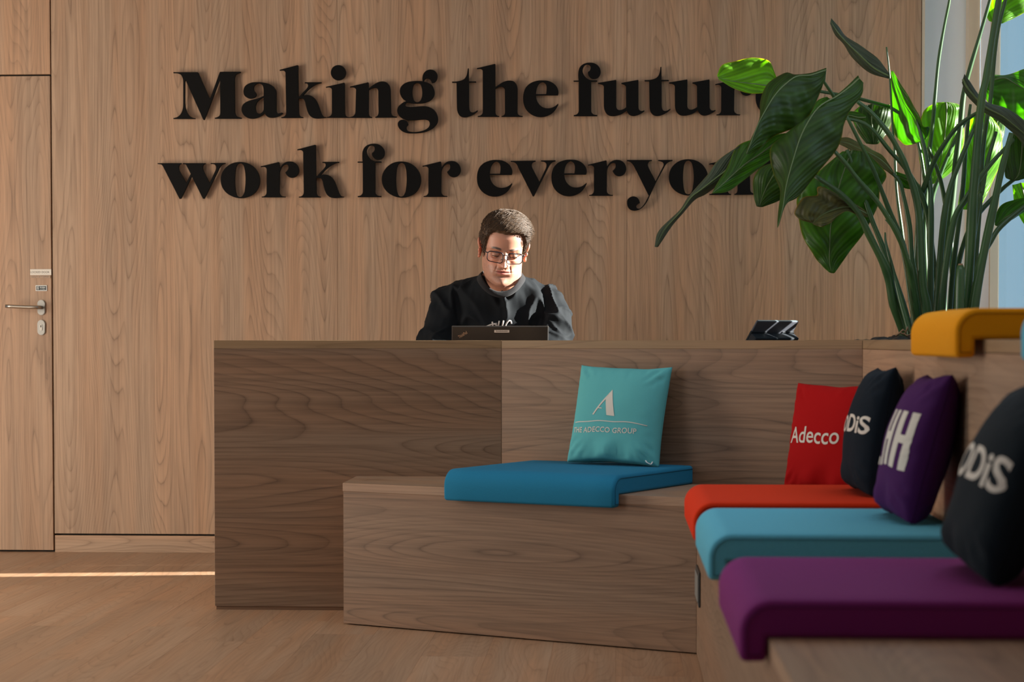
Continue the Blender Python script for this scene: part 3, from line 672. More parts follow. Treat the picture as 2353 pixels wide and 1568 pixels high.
# turquoise pillow with the group logo
pa, pb = .161, .160
o, f, mw = pillow(Vector((.316, 6.250, SEAT+.0605)), R(-30), R(15), R(1.2), pa, pb, .070, (.105, .40, .42), 'turquoise pillow with a white letter A logo on the teal cushion', 1.0)
Ax = lambda x, y: (x*.00139, -y*.00139)
me = poly_mesh([[Ax(0, 0), Ax(16, 62), Ax(-4, 61), Ax(-13, 19)], [Ax(-1, 2), Ax(-11, 23), Ax(-38, 60), Ax(-42, 59.5)], [Ax(-28, 44), Ax(-18, 45), Ax(-18, 47), Ax(-28, 46)]])
decal(o, f, mw, me, -.022, .026, .081, .086, pa, pb, cream, 'logo_letter')
ln = [(-.128+.256*i/20, .004*math.sin(i/20*PI)) for i in range(21)]
decal(o, f, mw, poly_mesh([[ln[i], ln[i+1], (ln[i+1][0], ln[i+1][1]-.0032), (ln[i][0], ln[i][1]-.0032)] for i in range(20)]), -.004, -.036, .268, .006, pa, pb, cream, 'logo_line')
decal(o, f, mw, text_mesh('THE ADECCO GROUP', 1, offset=.012, spacing=1.04), -.022, -.062, .238, .0175, pa, pb, cream)
tube('care_tag', crom([Vector(f(.80, -.93, -1, .002)), Vector(f(.84, -.97, -1, .012)), Vector(f(.90, -.99, -1, .010)), Vector(f(.93, -.93, -1, .003))], 4), .0022, plain('tag_white', (.65, .66, .68), .7), o, 6, mw, True, .4)
# red pillow in the corner
o, f, mw = pillow(Vector((.926, 5.815, SEAT+.0015)), R(-46), R(11), R(0), pa, .165, .068, (.36, .001, .002), 'red pillow with white lettering standing in the bench corner', 2.0)
decal(o, f, mw, text_mesh('Adecco', 1, offset=.008, res=6), -.036, .0, .195, .050, pa, .165, cream)
# pillows along the raised back
def mod_text():
    return text_mesh('mODiS', 1, offset=.022, spacing=.99)
def back_pillow(Y, bx, lean, col, label, seed, roll=0, T=.075):
    return pillow(Vector((bx, Y, SEAT+.0605+.006*(roll > 0)+.008*(roll > 5))), R(-93), R(lean), R(roll), .165, .163, T, col, label, seed)
navy = (.0035, .009, .017)
o, f, mw = back_pillow(5.11, .905, 10, navy, 'dark navy pillow with white lettering on the orange red cushion', 3.0, -1)
decal(o, f, mw, mod_text(), .022, .006, .262, .045, .165, .163, cream)
o, f, mw = back_pillow(4.36, .852, 15, (.050, .008, .080), 'deep purple pillow with tall double H print on the light blue cushion', 4.0, -1)
def hbar(x): return [[(x, 0), (x+.018, 0), (x+.018, .115), (x, .115)], [(x+.034, 0), (x+.052, 0), (x+.052, .115), (x+.034, .115)], [(x+.018, .052), (x+.034, .052), (x+.034, .068), (x+.018, .068)]]
me = poly_mesh(hbar(.062)+hbar(.124)+[[(0, 0), (.046, 0), (.046, .016), (.018, .016), (.018, .115), (0, .115)]])
decal(o, f, mw, me, .028, .004, .232, .126, .165, .163, cream)
o, f, mw = back_pillow(3.30, .772, 21, (.006, .012, .018), 'dark navy pillow nearest the camera on the purple cushion', 5.0, 2, .082)
decal(o, f, mw, mod_text(), .018, .006, .268, .060, .165, .163, cream)

# ================================================================== LAPTOP
lx, lY = .0, 6.93
pL = at(1037, 748, lY); pR = at(1259, 751, lY+.02); wl = (pR-pL).xy.length
ax = Vector((pR.x-pL.x, pR.y-pL.y, 0)).normalized()
hz = .7425; top = (pL.z+pR.z)/2; tl = math.atan2(.035, top-hz)
lo = empty('laptop', (0, 7.0, .74), 0, 'black open laptop in front of the man behind the desk', 'laptop')
mid = (pL+pR)/2
FL = frame(Vector((mid.x, mid.y+.035, hz+.008)), ax)            # hinge line; y points to the man
lid = FL @ Matrix.Rotation(math.atan2(.035, top-hz-.008), 4, 'X')
Lh = math.hypot(.035, top-hz-.008)
blk = plain('laptop_black', (.014, .012, .011), .45)
ld = box('lid', -wl/2, wl/2, -.0035, .0035, 0, Lh, blk, lo, lid, .003, 2)
box('lid_edge', -wl/2-.0004, wl/2+.0004, -.0008, .0028, .004, Lh+.0004, plain('laptop_edge', (.20, .16, .12), .4), ld, lid, .002)
box('screen', -wl/2+.008, wl/2-.008, .0034, .0040, .02, Lh-.010, plain('screen_glass', (.02, .022, .03), .1), lo, lid)
bs = box('keyboard_base', -wl/2, wl/2, .004, .235, -.008, .006, blk, lo, FL, .002, 2)
bm = bmesh.new()
for r_ in range(5):
    for c_ in range(14): add_box(bm, -wl/2+.022+c_*.0212, -wl/2+.040+c_*.0212, .03+r_*.0195, .046+r_*.0195, .0058, .0075)
ky = fin('keys', bm, blk, bs, FL)
me = text_mesh('ThinkPad', 1, offset=.01)
def flat_on_lid(par, me, cx, cz, w, h, rot, mat, name='lettering'):
    xs = [v.co.x for v in me.vertices]; ys = [v.co.y for v in me.vertices]; kx = w/(max(xs)-min(xs)); kz = h/(max(ys)-min(ys)); mx = (max(xs)+min(xs))/2; my = (max(ys)+min(ys))/2
    for v in me.vertices:
        x, z = (v.co.x-mx)*kx, (v.co.y-my)*kz; v.co = (x*math.cos(rot)-z*math.sin(rot)+cx, -.0042, x*math.sin(rot)+z*math.cos(rot)+cz)
    return link(name, me, mat, par, lid)
flat_on_lid(ld, me, -wl/2+.0375, Lh-.030, .034, .011, R(33), plain('bronze_print', (.36, .24, .16), .5, metal=.3))
sx = -wl/2 + (1151.5-1037)/(1259-1037)*wl
bm = bmesh.new(); add_box(bm, sx-.0262, sx+.0262, -.0044, -.0034, Lh-.0225, Lh-.0135); stk = fin('sticker', bm, plain('sticker_grey', (.52, .47, .43), .6), ld, lid)
bm = bmesh.new(); rk = random.Random(2)
xx = sx-.020
while xx < sx+.020:
    w_ = rk.uniform(.0012, .0026); add_box(bm, xx, xx+w_, -.0047, -.0043, Lh-.0192, Lh-.0192+rk.uniform(.0022, .0034)); xx += w_+rk.uniform(.0004, .0012)
fin('fine_print', bm, ink, ld, lid)

# ================================================================== TABLET ON ITS STAND
tb = at(1786, 736, 6.72)
wv = Vector((.77, .64, 0)).normalized(); hv = Vector((.64, -.77, 0)).normalized(); uv_ = (hv*.588+Vector((0, 0, .809))).normalized(); nv = wv.cross(uv_)
to = empty('tablet_terminal', (tb.x, 6.85, .74), 0, 'grey tablet leaning in a black payment dock on the desk, right of the man', 'tablet')
Mt = Matrix((wv, -nv, uv_)).transposed().to_4x4(); Mt.translation = tb      # origin: middle of the top edge; local -z runs down the back
if (Mt.to_3x3().determinant()) < 0: Mt = Matrix((wv, nv, uv_)).transposed().to_4x4(); Mt.translation = tb
yc = (Mt.to_3x3() @ Vector((0, 1, 0))).y; sgn = -1 if yc > 0 else 1       # sign of local y that faces the camera
def tbx(name, x0, x1, ya, yb, z0, z1, mat, par=to, bev=0, seg=1):
    a, b = sorted((ya*sgn, yb*sgn)); return box(name, x0, x1, a, b, z0, z1, mat, par, Mt, bev, seg)
gm = plain('tablet_aluminium', (.07, .075, .095), .6, metal=.2)
bd = tbx('tablet_body', -.102, .102, 0, .0075, -.134, 0, gm, bev=.003, seg=2)
tbx('screen', -.098, .098, -.001, 0, -.130, -.004, plain('tablet_screen', (.01, .01, .012), .1))
tbx('edge_trim', -.096, .098, .001, .0062, -.0018, .0004, plain('bright_edge', (.42, .55, .62), .3, metal=.7), bd)
lm_ = Mt @ Matrix.Translation(Vector((.092, .0078*sgn, -.012))) @ Matrix.Rotation(PI/2, 4, 'X')
bm = bmesh.new(); bmesh.ops.create_cone(bm, cap_ends=True, segments=20, radius1=.0036, radius2=.0036, depth=.001); fin('camera_lens', bm, M['dark_gap'], bd, lm_)
dk = plain('dock_black', (.014, .018, .024), .7, spec=.2)
dock = tbx('dock', -.106, .106, .009, .040, -.245, -.047, dk, bev=.004, seg=2)
tbx('dock_lip', -.106, -.030, .002, .010, -.20, -.042, dk, dock, .0015); tbx('dock_lip', .045, .106, .002, .010, -.20, -.042, dk, dock, .0015)
tbx('card_reader', -.026, .040, .041, .056, -.150, -.068, plain('reader_silver', (.35, .37, .40), .35, metal=.6), bev=.004, seg=2)
box('base_plate', -.09, .09, -.07, .10, 0, .012, dk, to, Matrix.Translation(Vector((tb.x-.10, tb.y+.13, .741))) @ Matrix.Rotation(R(40), 4, 'Z'), .003)

# ================================================================== PLANT
def leafmat(name, top, trans, gloss=.35, tw=.5):
    a = NT(name); uv = a.n('ShaderNodeUVMap'); sep = a.n('ShaderNodeSeparateXYZ'); a.l(uv, 0, sep, 0)
    # side veins sweep from the midrib to the edge
    ab = a.val('ABSOLUTE', (sep, 1)); sl = a.val('MULTIPLY_ADD', ab, -.22, (sep, 0))
    tc = a.n('ShaderNodeTexCoord'); nz = a.n('ShaderNodeTexNoise'); nz.inputs['Scale'].default_value = 9; a.l(tc, 'Object', nz, 0)
    s2 = a.val('MULTIPLY_ADD', (nz, 0), .02, sl)
    w1 = a.val('SINE', a.val('MULTIPLY', s2, 170)); w2 = a.val('SINE', a.val('MULTIPLY', s2, 61))
    vv = a.val('MULTIPLY_ADD', w1, .5, a.val('MULTIPLY', w2, .8))
    f = a.n('ShaderNodeMapRange'); a.l(vv[0], vv[1], f, 0); f.inputs[1].default_value = -1.3; f.inputs[2].default_value = 1.3; f.inputs[3].default_value = .72; f.inputs[4].default_value = 1.2
    n3 = a.n('ShaderNodeMapRange'); a.l(nz, 0, n3, 0); n3.inputs[1].default_value = .3; n3.inputs[2].default_value = .7; n3.inputs[3].default_value = .8; n3.inputs[4].default_value = 1.2
    ff = a.val('MULTIPLY', (f, 0), (n3, 0))
    def scl(c):
        x = a.n('ShaderNodeVectorMath', operation='SCALE'); x.inputs[0].default_value = c; a.l(ff[0], ff[1], x, 'Scale'); return x
    c1, c2 = scl(top), scl(trans)
    # yellowish margin
    ed = a.n('ShaderNodeMapRange'); a.l(ab[0], ab[1], ed, 0); ed.inputs[1].default_value = .955; ed.inputs[2].default_value = 1.0
    m1 = a.mix((ed, 0), (c1, 0), (top[0]*2.2+.05, top[1]*1.3+.05, top[2]*.6)); m2 = a.mix((ed, 0), (c2, 0), (min(1, trans[0]*1.8+.2), trans[1], trans[2]))
    a.l(m1[0], m1[1], a.b, 'Base Color'); a.b.inputs['Roughness'].default_value = gloss; a.b.inputs['Specular IOR Level'].default_value = .38
    bp = a.n('ShaderNodeBump'); bp.inputs['Strength'].default_value = .5; bp.inputs['Distance'].default_value = .002; a.l(vv[0], vv[1], bp, 'Height'); a.l(bp, 0, a.b, 'Normal')
    tl = a.n('ShaderNodeBsdfTranslucent'); a.l(m2[0], m2[1], tl, 0); a.l(bp, 0, tl, 'Normal'); mx = a.n('ShaderNodeMixShader'); mx.inputs[0].default_value = tw
    a.l(a.b, 0, mx, 1); a.l(tl, 0, mx, 2); a.l(mx, 0, a.out, 0); return a.m
LM = {'d': leafmat('leaf_dark', (.034, .080, .012), (.20, .40, .015), .42, .45),
      'm': leafmat('leaf_green', (.055, .13, .018), (.24, .60, .02), .36, .5),
      'b': leafmat('leaf_bright', (.10, .24, .018), (.50, .95, .02), .38, .6),  # lightest of the leaf colours, most translucent
      'o': leafmat('leaf_olive', (.11, .11, .035), (.30, .34, .06), .5, .4),
      'g': leafmat('leaf_grey', (.07, .095, .060), (.20, .26, .08), .42, .35)}
rib = plain('leaf_midrib', (.10, .15, .05), .4)
stm = NT('stem_green'); _t = stm.n('ShaderNodeTexCoord'); _n = stm.n('ShaderNodeTexNoise'); _n.inputs['Scale'].default_value = 6; stm.l(_t, 'Object', _n, 0)
_c = stm.mix((_n, 0), (.012, .050, .022), (.060, .13, .035)); stm.set(Base_Color=_c, Roughness=.32); stm = stm.m
dry = plain('dry_brown', (.24, .14, .07), .7)
plant = empty('potted_plant', (1.40, 6.62, .884), 0, 'tall bird of paradise plant with broad green leaves in the planter', 'plant')
def leaf(mat, st, thick=.0009, ribr=.0035, label=None):
    """stations: (edgeA px,py,Y), (midrib px,py,Y), (edgeB px,py,Y)"""
    n = len(st); K = 5; LEN = 8
    ca = crom([at(*s[0]) for s in st], K); cm = crom([at(*s[1]) for s in st], K); cb_ = crom([at(*s[2]) for s in st], K)
    N = len(cm); vs, uvs, fs = [], [], []; Wd = LEN*2+1
    tot = sum((b-a).length for a, b in zip(cm, cm[1:])); acc = 0
    for i in range(N):
        if i: acc += (cm[i]-cm[i-1]).length
        for j in range(Wd):
            t = j/LEN-1.0
            e_ = ca[i] if t < 0 else cb_[i]; k = abs(t); p = cm[i].lerp(e_, k)
            wdt = (e_-cm[i]).length
            p = p + Vector((0, 1, .25)).normalized()*(-wdt*.16*math.sin(k*PI*.9)) + Vector((0, 1, 0))*(.010*k*math.sin(i*.9+j*.2)*min(1, wdt*8))
            vs.append(p); uvs.append((acc, t))
    for i in range(N-1):
        for j in range(Wd-1):
            a = i*Wd+j; fs.append((a, a+1, a+Wd+1, a+Wd))
    me = bpy.data.meshes.new('leaf'); me.from_pydata([tuple(v) for v in vs], [], fs); me.update()
    ul = me.uv_layers.new(name='UVMap')
    for lp in me.loops: ul.data[lp.index].uv = uvs[lp.vertex_index]
    o = link('leaf', me, LM[mat], plant, None, True)
    md = o.modifiers.new('thickness', 'SOLIDIFY'); md.thickness = thick; md.offset = 0
    if label: o['label'] = label
    rr_ = [ribr*(1-.75*i/(N-1)) for i in range(N)]
    tube('midrib', cm[::-1] if False else cm, rr_[::-1] if st[0][1][2] == 'x' else rr_[::-1], rib, o, 6)
    return o
def L3(mat, Y, A_, M_, B_, da=.04, db=.04, dm=0.0, tilt=0.0, label=None, ribr=.0035):
    """three pixel polylines from tip to stalk, with depth offsets (tilt: depth gained from tip to stalk)"""
    n = len(M_); st = []
    for i in range(n):
        k = i/(n-1); y = Y+tilt*k; bell = math.sin(PI*min(1, k*1.0))
        st.append(((*A_[i], y+da*bell), (*M_[i], y+dm), (*B_[i], y+db*bell)))
    return leaf(mat, st, label=label, ribr=ribr)
# the single bright leaf against the wall lettering
L3('b', 6.62, [(1648,172),(1660,149),(1698,138),(1742,132),(1770,145),(1785,180)], [(1649,177),(1671,185),(1705,190),(1738,194),(1765,198),(1789,202)], [(1652,183),(1680,200),(1710,212),(1742,215),(1768,210),(1790,205)], .10, -.03, label='bright sunlit yellow-green leaf')
# two big dark leaves
L3('d', 6.28, [(1714,354),(1721,330),(1744,276),(1747,235),(1762,194),(1802,168),(1828,171),(1862,168),(1899,156)], [(1715,354),(1724,332),(1742,286),(1760,252),(1780,220),(1802,196),(1830,176),(1862,173),(1898,161)], [(1716,355),(1728,352),(1752,334),(1776,314),(1808,300),(1842,288),(1868,248),(1886,208),(1897,170)], .06, .02, tilt=.12)
L3('d', 6.15, [(1786,523),(1788,485),(1793,440),(1778,400),(1768,345),(1798,312),(1866,260),(1935,208),(1972,173)], [(1787,523),(1799,478),(1806,430),(1822,370),(1844,305),(1880,248),(1922,222),(1952,200),(1974,180)], [(1789,520),(1806,470),(1836,450),(1885,388),(1924,340),(1938,290),(1952,255),(1979,220),(1984,190)], .05, .02, tilt=.15)
# light striped leaf and the grey dangling leaf
L3('m', 6.34, [(1636,444),(1651,416),(1670,386),(1689,342),(1712,326),(1755,314),(1812,305)], [(1637,444),(1660,424),(1686,400),(1714,376),(1745,355),(1780,330),(1814,310)], [(1638,445),(1672,440),(1700,421),(1733,395),(1766,370),(1792,348),(1817,316)], .03, .05, tilt=.1)
L3('g', 6.42, [(1504,567),(1514,530),(1561,484),(1579,456),(1601,430),(1627,400),(1650,368),(1700,334)], [(1507,568),(1527,528),(1565,486),(1588,454),(1610,437),(1642,412),(1676,384),(1704,342)], [(1512,568),(1543,521),(1572,487),(1597,459),(1622,446),(1656,421),(1684,400),(1708,350)], .02, .03)
L3('d', 6.60, [(1738,474),(1731,445),(1732,408),(1750,384),(1790,370)], [(1745,476),(1755,445),(1770,415),(1786,392),(1806,370)], [(1752,476),(1790,461),(1820,440),(1830,410),(1826,372)], .03, .02)
# broad hanging leaf with split tip
L3('m', 6.55, [(1905,626),(1888,610),(1872,590),(1846,546),(1831,480),(1838,440),(1880,395),(1935,348)], [(1911,628),(1906,602),(1907,560),(1909,520),(1918,475),(1928,428),(1942,385),(1958,345)], [(1917,628),(1930,610),(1946,586),(1979,542),(2013,482),(2021,436),(2034,398),(1992,348)], .03, .03)
L3('o', 6.44, [(1866,513),(1834,502),(1826,484),(1846,453),(1876,449),(1884,428),(1952,461),(1990,485)], [(1867,514),(1876,505),(1888,495),(1906,486),(1926,479),(1946,476),(1966,479),(1992,492)], [(1869,516),(1880,520),(1890,521),(1908,512),(1926,496),(1946,485),(1970,494),(1994,500)], .03, -.02, label='olive underside of a bent leaf')
# upper middle
L3('m', 6.72, [(2048,163),(2047,211),(2050,256),(2055,302),(2072,329),(2095,332),(2119,322)], [(2050,163),(2061,200),(2078,238),(2098,268),(2109,292),(2115,310),(2121,326)], [(2052,163),(2068,190),(2090,226),(2110,262),(2122,290),(2136,292),(2130,318)], .10, -.05, label='mid green leaf with blue sheen along its edge')
L3('g', 6.62, [(1910,42),(1926,60),(1946,85),(1986,110),(2020,138),(2044,170)], [(1909,47),(1922,70),(1943,95),(1973,124),(2008,156),(2044,176)], [(1907,54),(1919,80),(1940,104),(1961,136),(2000,168),(2042,181)], .03, .03)
L3('b', 6.95, [(2139,422),(2124,406),(2112,365),(2108,322),(2119,260),(2147,238),(2168,235)], [(2141,423),(2150,405),(2162,365),(2170,320),(2174,275),(2175,250),(2174,235)], [(2144,423),(2178,402),(2204,370),(2214,322),(2212,262),(2202,240),(2180,235)], .02, .04, label='bright translucent leaf against the window')
L3('b', 7.02, [(2200,480),(2208,420),(2214,350),(2222,285),(2240,262)], [(2225,482),(2240,420),(2252,350),(2258,290),(2256,258)], [(2250,480),(2280,420),(2302,355),(2298,300),(2270,258)], .02, .04)
L3('m', 6.86, [(2420,150),(2385,148),(2353,158),(2330,167),(2308,173),(2286,172),(2268,181)], [(2425,225),(2390,216),(2353,204),(2330,191),(2310,180),(2290,182),(2270,188)], [(2430,290),(2395,300),(2353,292),(2318,282),(2290,262),(2268,232),(2263,205)], .04, .02)
L3('g', 6.52, [(2400,330),(2375,290),(2353,276),(2310,247),(2264,233),(2230,190),(2216,170)], [(2400,360),(2370,322),(2345,300),(2305,268),(2262,244),(2226,206),(2212,182)], [(2400,390),(2365,360),(2338,316),(2300,283),(2256,254),(2222,220),(2210,190)], .04, .04)
L3('b', 6.90, [(2272,48),(2266,30),(2272,5),(2292,-40),(2360,-90)], [(2290,54),(2306,14),(2322,-15),(2345,-50),(2372,-90)], [(2303,54),(2332,40),(2360,22),(2385,-20),(2384,-90)], .04, .03)
L3('d', 6.60, [(2322,414),(2308,402),(2313,350),(2328,305)], [(2330,416),(2342,396),(2348,350),(2350,302)], [(2340,415),(2372,400),(2385,350),(2375,305)], .03, .03)
L3('b', 6.9, [(2365,530),(2343,500),(2330,465),(2326,425)], [(2368,530),(2364,500),(2356,460),(2345,420)], [(2372,528),(2386,500),(2382,460),(2368,420)], .02, .03)
L3('m', 6.7, [(2286,517),(2287,495),(2302,470),(2328,460),(2372,450)], [(2288,519),(2304,505),(2324,492),(2346,478),(2376,462)], [(2291,520),(2320,508),(2336,498),(2356,486),(2380,472)], .03, .02)
L3('o', 6.6, [(1925,318),(1948,316),(1975,328),(2003,343),(2030,360),(2052,392)], [(1926,325),(1947,329),(1973,341),(2000,353),(2028,371),(2052,397)], [(1926,331),(1945,340),(1971,355),(1998,368),(2026,386),(2052,402)], .06, -.03)
L3('m', 6.68, [(2059,394),(2088,405),(2108,420),(2114,425)], [(2060,404),(2082,414),(2100,424),(2115,428)], [(2062,416),(2076,431),(2096,435),(2115,431)], .02, .02)
L3('d', 6.9, [(1990,330),(1966,295),(1958,262),(1975,244)], [(2008,332),(2005,300),(2003,265),(2006,238)], [(2018,331),(2044,296),(2048,262),(2044,240)], .02, .03)
L3('m', 6.7, [(1856,268),(1864,248),(1880,230),(1900,222)], [(1858,270),(1876,254),(1892,240),(1908,228)], [(1862,272),(1888,262),(1902,248),(1914,232)], .02, .02)
L3('m', 6.75, [(1940,262),(1952,256),(1972,258),(1990,266)], [(1941,266),(1955,266),(1972,270),(1990,270)], [(1942,272),(1956,278),(1974,280),(1991,275)], .02, .02)
L3('m', 7.1, [(2262,330),(2268,300),(2276,272),(2290,258)], [(2282,332),(2286,304),(2292,278),(2300,256)], [(2300,330),(2308,304),(2308,280),(2308,256)], .02, .02)
def stem(pts, Y0, Y1, r0, r1, Yb=None):
    """pixel polyline from the base up; depth runs from Y0 to Y1, radii in pixels"""
    n = len(pts); P = [at(p[0], p[1], Y0+(Y1-Y0)*i/(n-1)) for i, p in enumerate(pts)]
    b = P[0].copy(); b.z = .880; b.x += (P[0].x-P[1].x)*.1
    P = [b]+P; P = crom(P, 4); m = len(P)
    tube('stem', P, [(r0+(r1-r0)*(i/(m-1))**.8)/FPX*Y0*(1+.06*math.sin(i)) for i in range(m)], stm, plant, 9, flat=.82)
stem([(2078,765),(2055,700),(2042,640),(2029,604),(1996,538),(1971,488),(1929,443),(1873,405)], 6.50, 6.40, 17, 5.5)
stem([(2092,765),(2075,700),(2049,620),(2020,546),(2000,496),(1979,430),(1961,380),(1946,344)], 6.55, 6.55, 10, 5)
stem([(2112,765),(2104,700),(2095,640),(2087,604),(2062,538),(2019,468),(1974,416),(1946,380),(1916,346)], 6.50, 6.30, 10, 5)
stem([(2108,765),(2100,700),(2088,620),(2070,546),(2045,488),(2020,423),(2002,380),(1979,334),(1941,259)], 6.62, 6.42, 10, 4)
stem([(2118,765),(2104,700),(2090,640),(2078,579),(2072,529),(2060,435),(2056,346),(2052,306),(2044,172),(2037,108)], 6.75, 6.70, 9, 2)
stem([(2120,765),(2112,700),(2104,650),(2095,596),(2090,521),(2075,446),(2062,410),(2024,380)], 6.62, 6.62, 12, 4)
stem([(2135,765),(2128,700),(2118,640),(2113,513),(2103,446),(2088,400),(2070,356),(2045,311),(2004,261),(1967,231)], 6.48, 6.40, 15, 5)
stem([(1967,231),(1930,215),(1916,220),(1893,190)], 6.40, 6.36, 5, 3.5) if False else None
stem([(2160,765),(2152,660),(2140,560),(2132,500),(2118,450),(2095,408),(2075,380),(2045,347),(2004,297),(1971,278),(1940,272)], 6.70, 6.60, 10, 4)
stem([(2142,765),(2138,700),(2139,560),(2139,460),(2136,419),(2128,358),(2117,312),(2107,275)], 6.62, 6.70, 12, 4)
stem([(2100,765),(2104,640),(2110,540),(2116,460),(2123,434),(2142,381),(2165,339),(2203,289),(2257,252)], 6.74, 6.60, 12, 5)
stem([(2196,765),(2188,600),(2178,500),(2169,450),(2160,411),(2145,367),(2133,339)], 6.80, 6.75, 10, 4)
stem([(2140,765),(2128,640),(2124,520),(2130,420),(2136,342),(2142,296),(2149,220),(2157,138),(2170,60),(2182,0),(2190,-60)], 6.85, 6.80, 9, 3)
stem([(2170,765),(2165,700),(2172,580),(2188,460),(2197,373),(2206,296),(2214,220),(2226,168),(2252,80),(2275,0),(2290,-60)], 6.78, 6.75, 14, 3.5)
stem([(2222,765),(2221,700),(2229,583),(2235,460),(2240,404),(2247,312),(2257,220),(2260,240),(2276,110),(2295,0),(2304,-60)][:7]+[(2266,180),(2278,100),(2295,0),(2304,-60)], 6.45, 6.45, 17, 7)
stem([(2236,765),(2240,620),(2252,460),(2257,358),(2270,258),(2275,240),(2289,92),(2310,0),(2322,-60)], 6.62, 6.70, 10, 3.5)
stem([(2200,765),(2228,600),(2250,460),(2257,440),(2269,373),(2289,303)], 6.58, 6.60, 10, 5)
stem([(2234,765),(2240,690),(2264,565),(2287,458),(2302,388),(2324,306)], 6.42, 6.42, 18, 7)
stem([(2152,765),(2155,690),(2163,560),(2178,450),(2211,358),(2244,284)], 6.55, 6.60, 14, 5)
stem([(2180,765),(2190,620),(2210,460),(2218,358),(2224,289),(2230,240)], 6.70, 6.70, 9, 4)
stem([(2128,765),(2134,560),(2142,460),(2160,404),(2195,320),(2225,270)], 6.85, 6.85, 9, 4)
stem([(2162,765),(2165,690),(2175,600),(2193,503),(2218,460),(2234,434),(2280,373),(2330,320)], 6.50, 6.50, 13, 5)
stem([(2190,765),(2196,640),(2230,520),(2295,442),(2353,396),(2400,360)], 6.72, 6.72, 10, 4)
stem([(2215,765),(2222,700),(2250,600),(2277,554),(2300,520),(2353,476),(2400,440)], 6.55, 6.60, 12, 5)
stem([(2104,765),(2092,690),(2078,600),(2062,540),(2035,505)], 6.80, 6.85, 9, 2)
stem([(2090,765),(2070,690),(2052,620),(2036,560),(2034,535)], 6.44, 6.50, 11, 2)
P = [at(2205, 775, 6.40), at(2205, 700, 6.40), at(2206, 650, 6.40), at(2207, 620, 6.40), at(2207, 610, 6.40)]
P[0].z = .88; b = tube('bud_sheath', P, [.0165, .0165, .0155, .0135, .009], stm, plant, 12)
tube('sheath_tip', [at(2207, 612, 6.40), at(2207, 606, 6.40)], [.0095, .0065], dry, b, 10)
tube('stem', [at(2044,246,6.75), at(1972,226,6.72), at(1919,216,6.68), at(1883,210,6.66), at(1835,206,6.64), at(1786,202,6.62)], [.0065, .006, .0055, .005, .0045, .003], stm, plant, 8)
tube('stem', crom([at(2126,420,6.75), at(2110,330,6.75), at(2085,275,6.76), at(2044,246,6.75)], 4), .0062, stm, plant, 8)
tube('stem', [at(1946,262,6.5), at(1916,222,6.45), at(1893,188,6.42), at(1896,162,6.40)], [.0065, .006, .005, .004], stm, plant, 8)
for q in ([(2064,768),(2075,758),(2082,764)], [(2078,770),(2086,752),(2090,766)], [(2058,772),(2068,765),(2080,770)], [(2076,766),(2084,772),(2094,768)]):
    tube('dry_husk', [at(p[0], p[1], 6.42) for p in q], [.003, .004, .002], dry, plant, 5)

# ================================================================== THE MAN BEHIND THE DESK
HP, HR_, HY = R(17), R(5.5), R(5.5)
RH = (Matrix.Rotation(HY, 4, 'Z') @ Matrix.Rotation(HR_, 4, 'Y') @ Matrix.Rotation(HP, 4, 'X'))
HS = 1.06
eye_w = at(1160, 588, 7.14)
MH = Matrix.Translation(eye_w - (RH @ Vector((0, -.088*HS, 0)))) @ RH @ Matrix.Scale(HS, 4)
HT = [(-.118,.014,.066,-.030),(-.112,.033,.084,-.012),(-.102,.048,.092,.006),(-.088,.0575,.093,.022),(-.070,.064,.090,.036),(-.045,.0675,.089,.058),(-.02,.068,.088,.075),
      (.005,.0705,.087,.086),(.03,.0725,.089,.093),(.055,.0735,.087,.095),(.075,.070,.079,.090),(.092,.060,.064,.076),(.105,.045,.046,.058),(.114,.027,.027,.036),(.118,.004,.004,.006)]
def gs(x, s): return math.exp(-(x/s)**2)
def smoothtab(z):
    a = tab(HT, z-.006); b = tab(HT, z); c = tab(HT, z+.006)
    return tuple((p+2*q+r)/4 for p, q, r in zip(a, b, c))
def head_pt(th, z):
    w, df, db = smoothtab(z) if -.112 < z < .108 else tab(HT, z)
    s, c = math.sin(th), math.cos(th)
    ex = .88
    x = w*math.copysign(abs(s)**ex, s)
    y = -df*abs(c)**.92 if c > 0 else db*abs(c)**.95
    if c > 0:
        f = sm(.05, .55, c); ax_ = abs(x); d = 0.0
        nz_ = sm(.016, -.030, z)*(1-sm(-.034, -.043, z)); nw = .0062+.0045*sm(0, -.03, z)
        d += (.005+.0215*nz_**1.15)*gs(x, nw)*sm(.022, .008, z)*(1-sm(-.035, -.044, z))
        d += .0085*gs(ax_-.0125, .0058)*gs(z+.031, .0068)
        d += .0045*gs(x, .012)*gs(z+.040, .006)
        d -= .0125*gs(ax_-.031, .0150)*gs(z-.001, .0105)
        d -= .004*gs(ax_-.016, .006)*gs(z-.004, .010)
        d += .0050*gs(ax_-.028, .020)*gs(z-.0185, .0065)
        d += .0028*gs(ax_-.033, .015)*gs(z+.016, .006)
        lipw = gs(x, .0205)
        d += .0062*lipw*gs(z+.0520, .0042)*(1-.25*gs(x, .003))
        d -= .0046*gs(x, .026)*gs(z+.0568, .0017)
        d += .0072*gs(x, .0165)*gs(z+.0625, .0042)
        d += .0035*gs(x, .03)*gs(z+.055, .014)
        d -= .0040*gs(x, .020)*gs(z+.0735, .0050)
        d += .0080*gs(x, .0165)*gs(z+.094, .0125)
        d += .0055*gs(ax_-.044, .016)*gs(z+.020, .016)
        d += .0040*gs(ax_-.036, .014)*gs(z+.062, .018)
        d -= .0028*gs(ax_-(.0235+.25*(-.045-z)), .0030)*gs(z+.046, .013)
        d -= .0015*gs(ax_-.005, .003)*gs(z+.046, .005)
        y -= d*f
    return Vector((x, y, z))
vs, fs = [], []; NZ_, NT_ = 150, 190
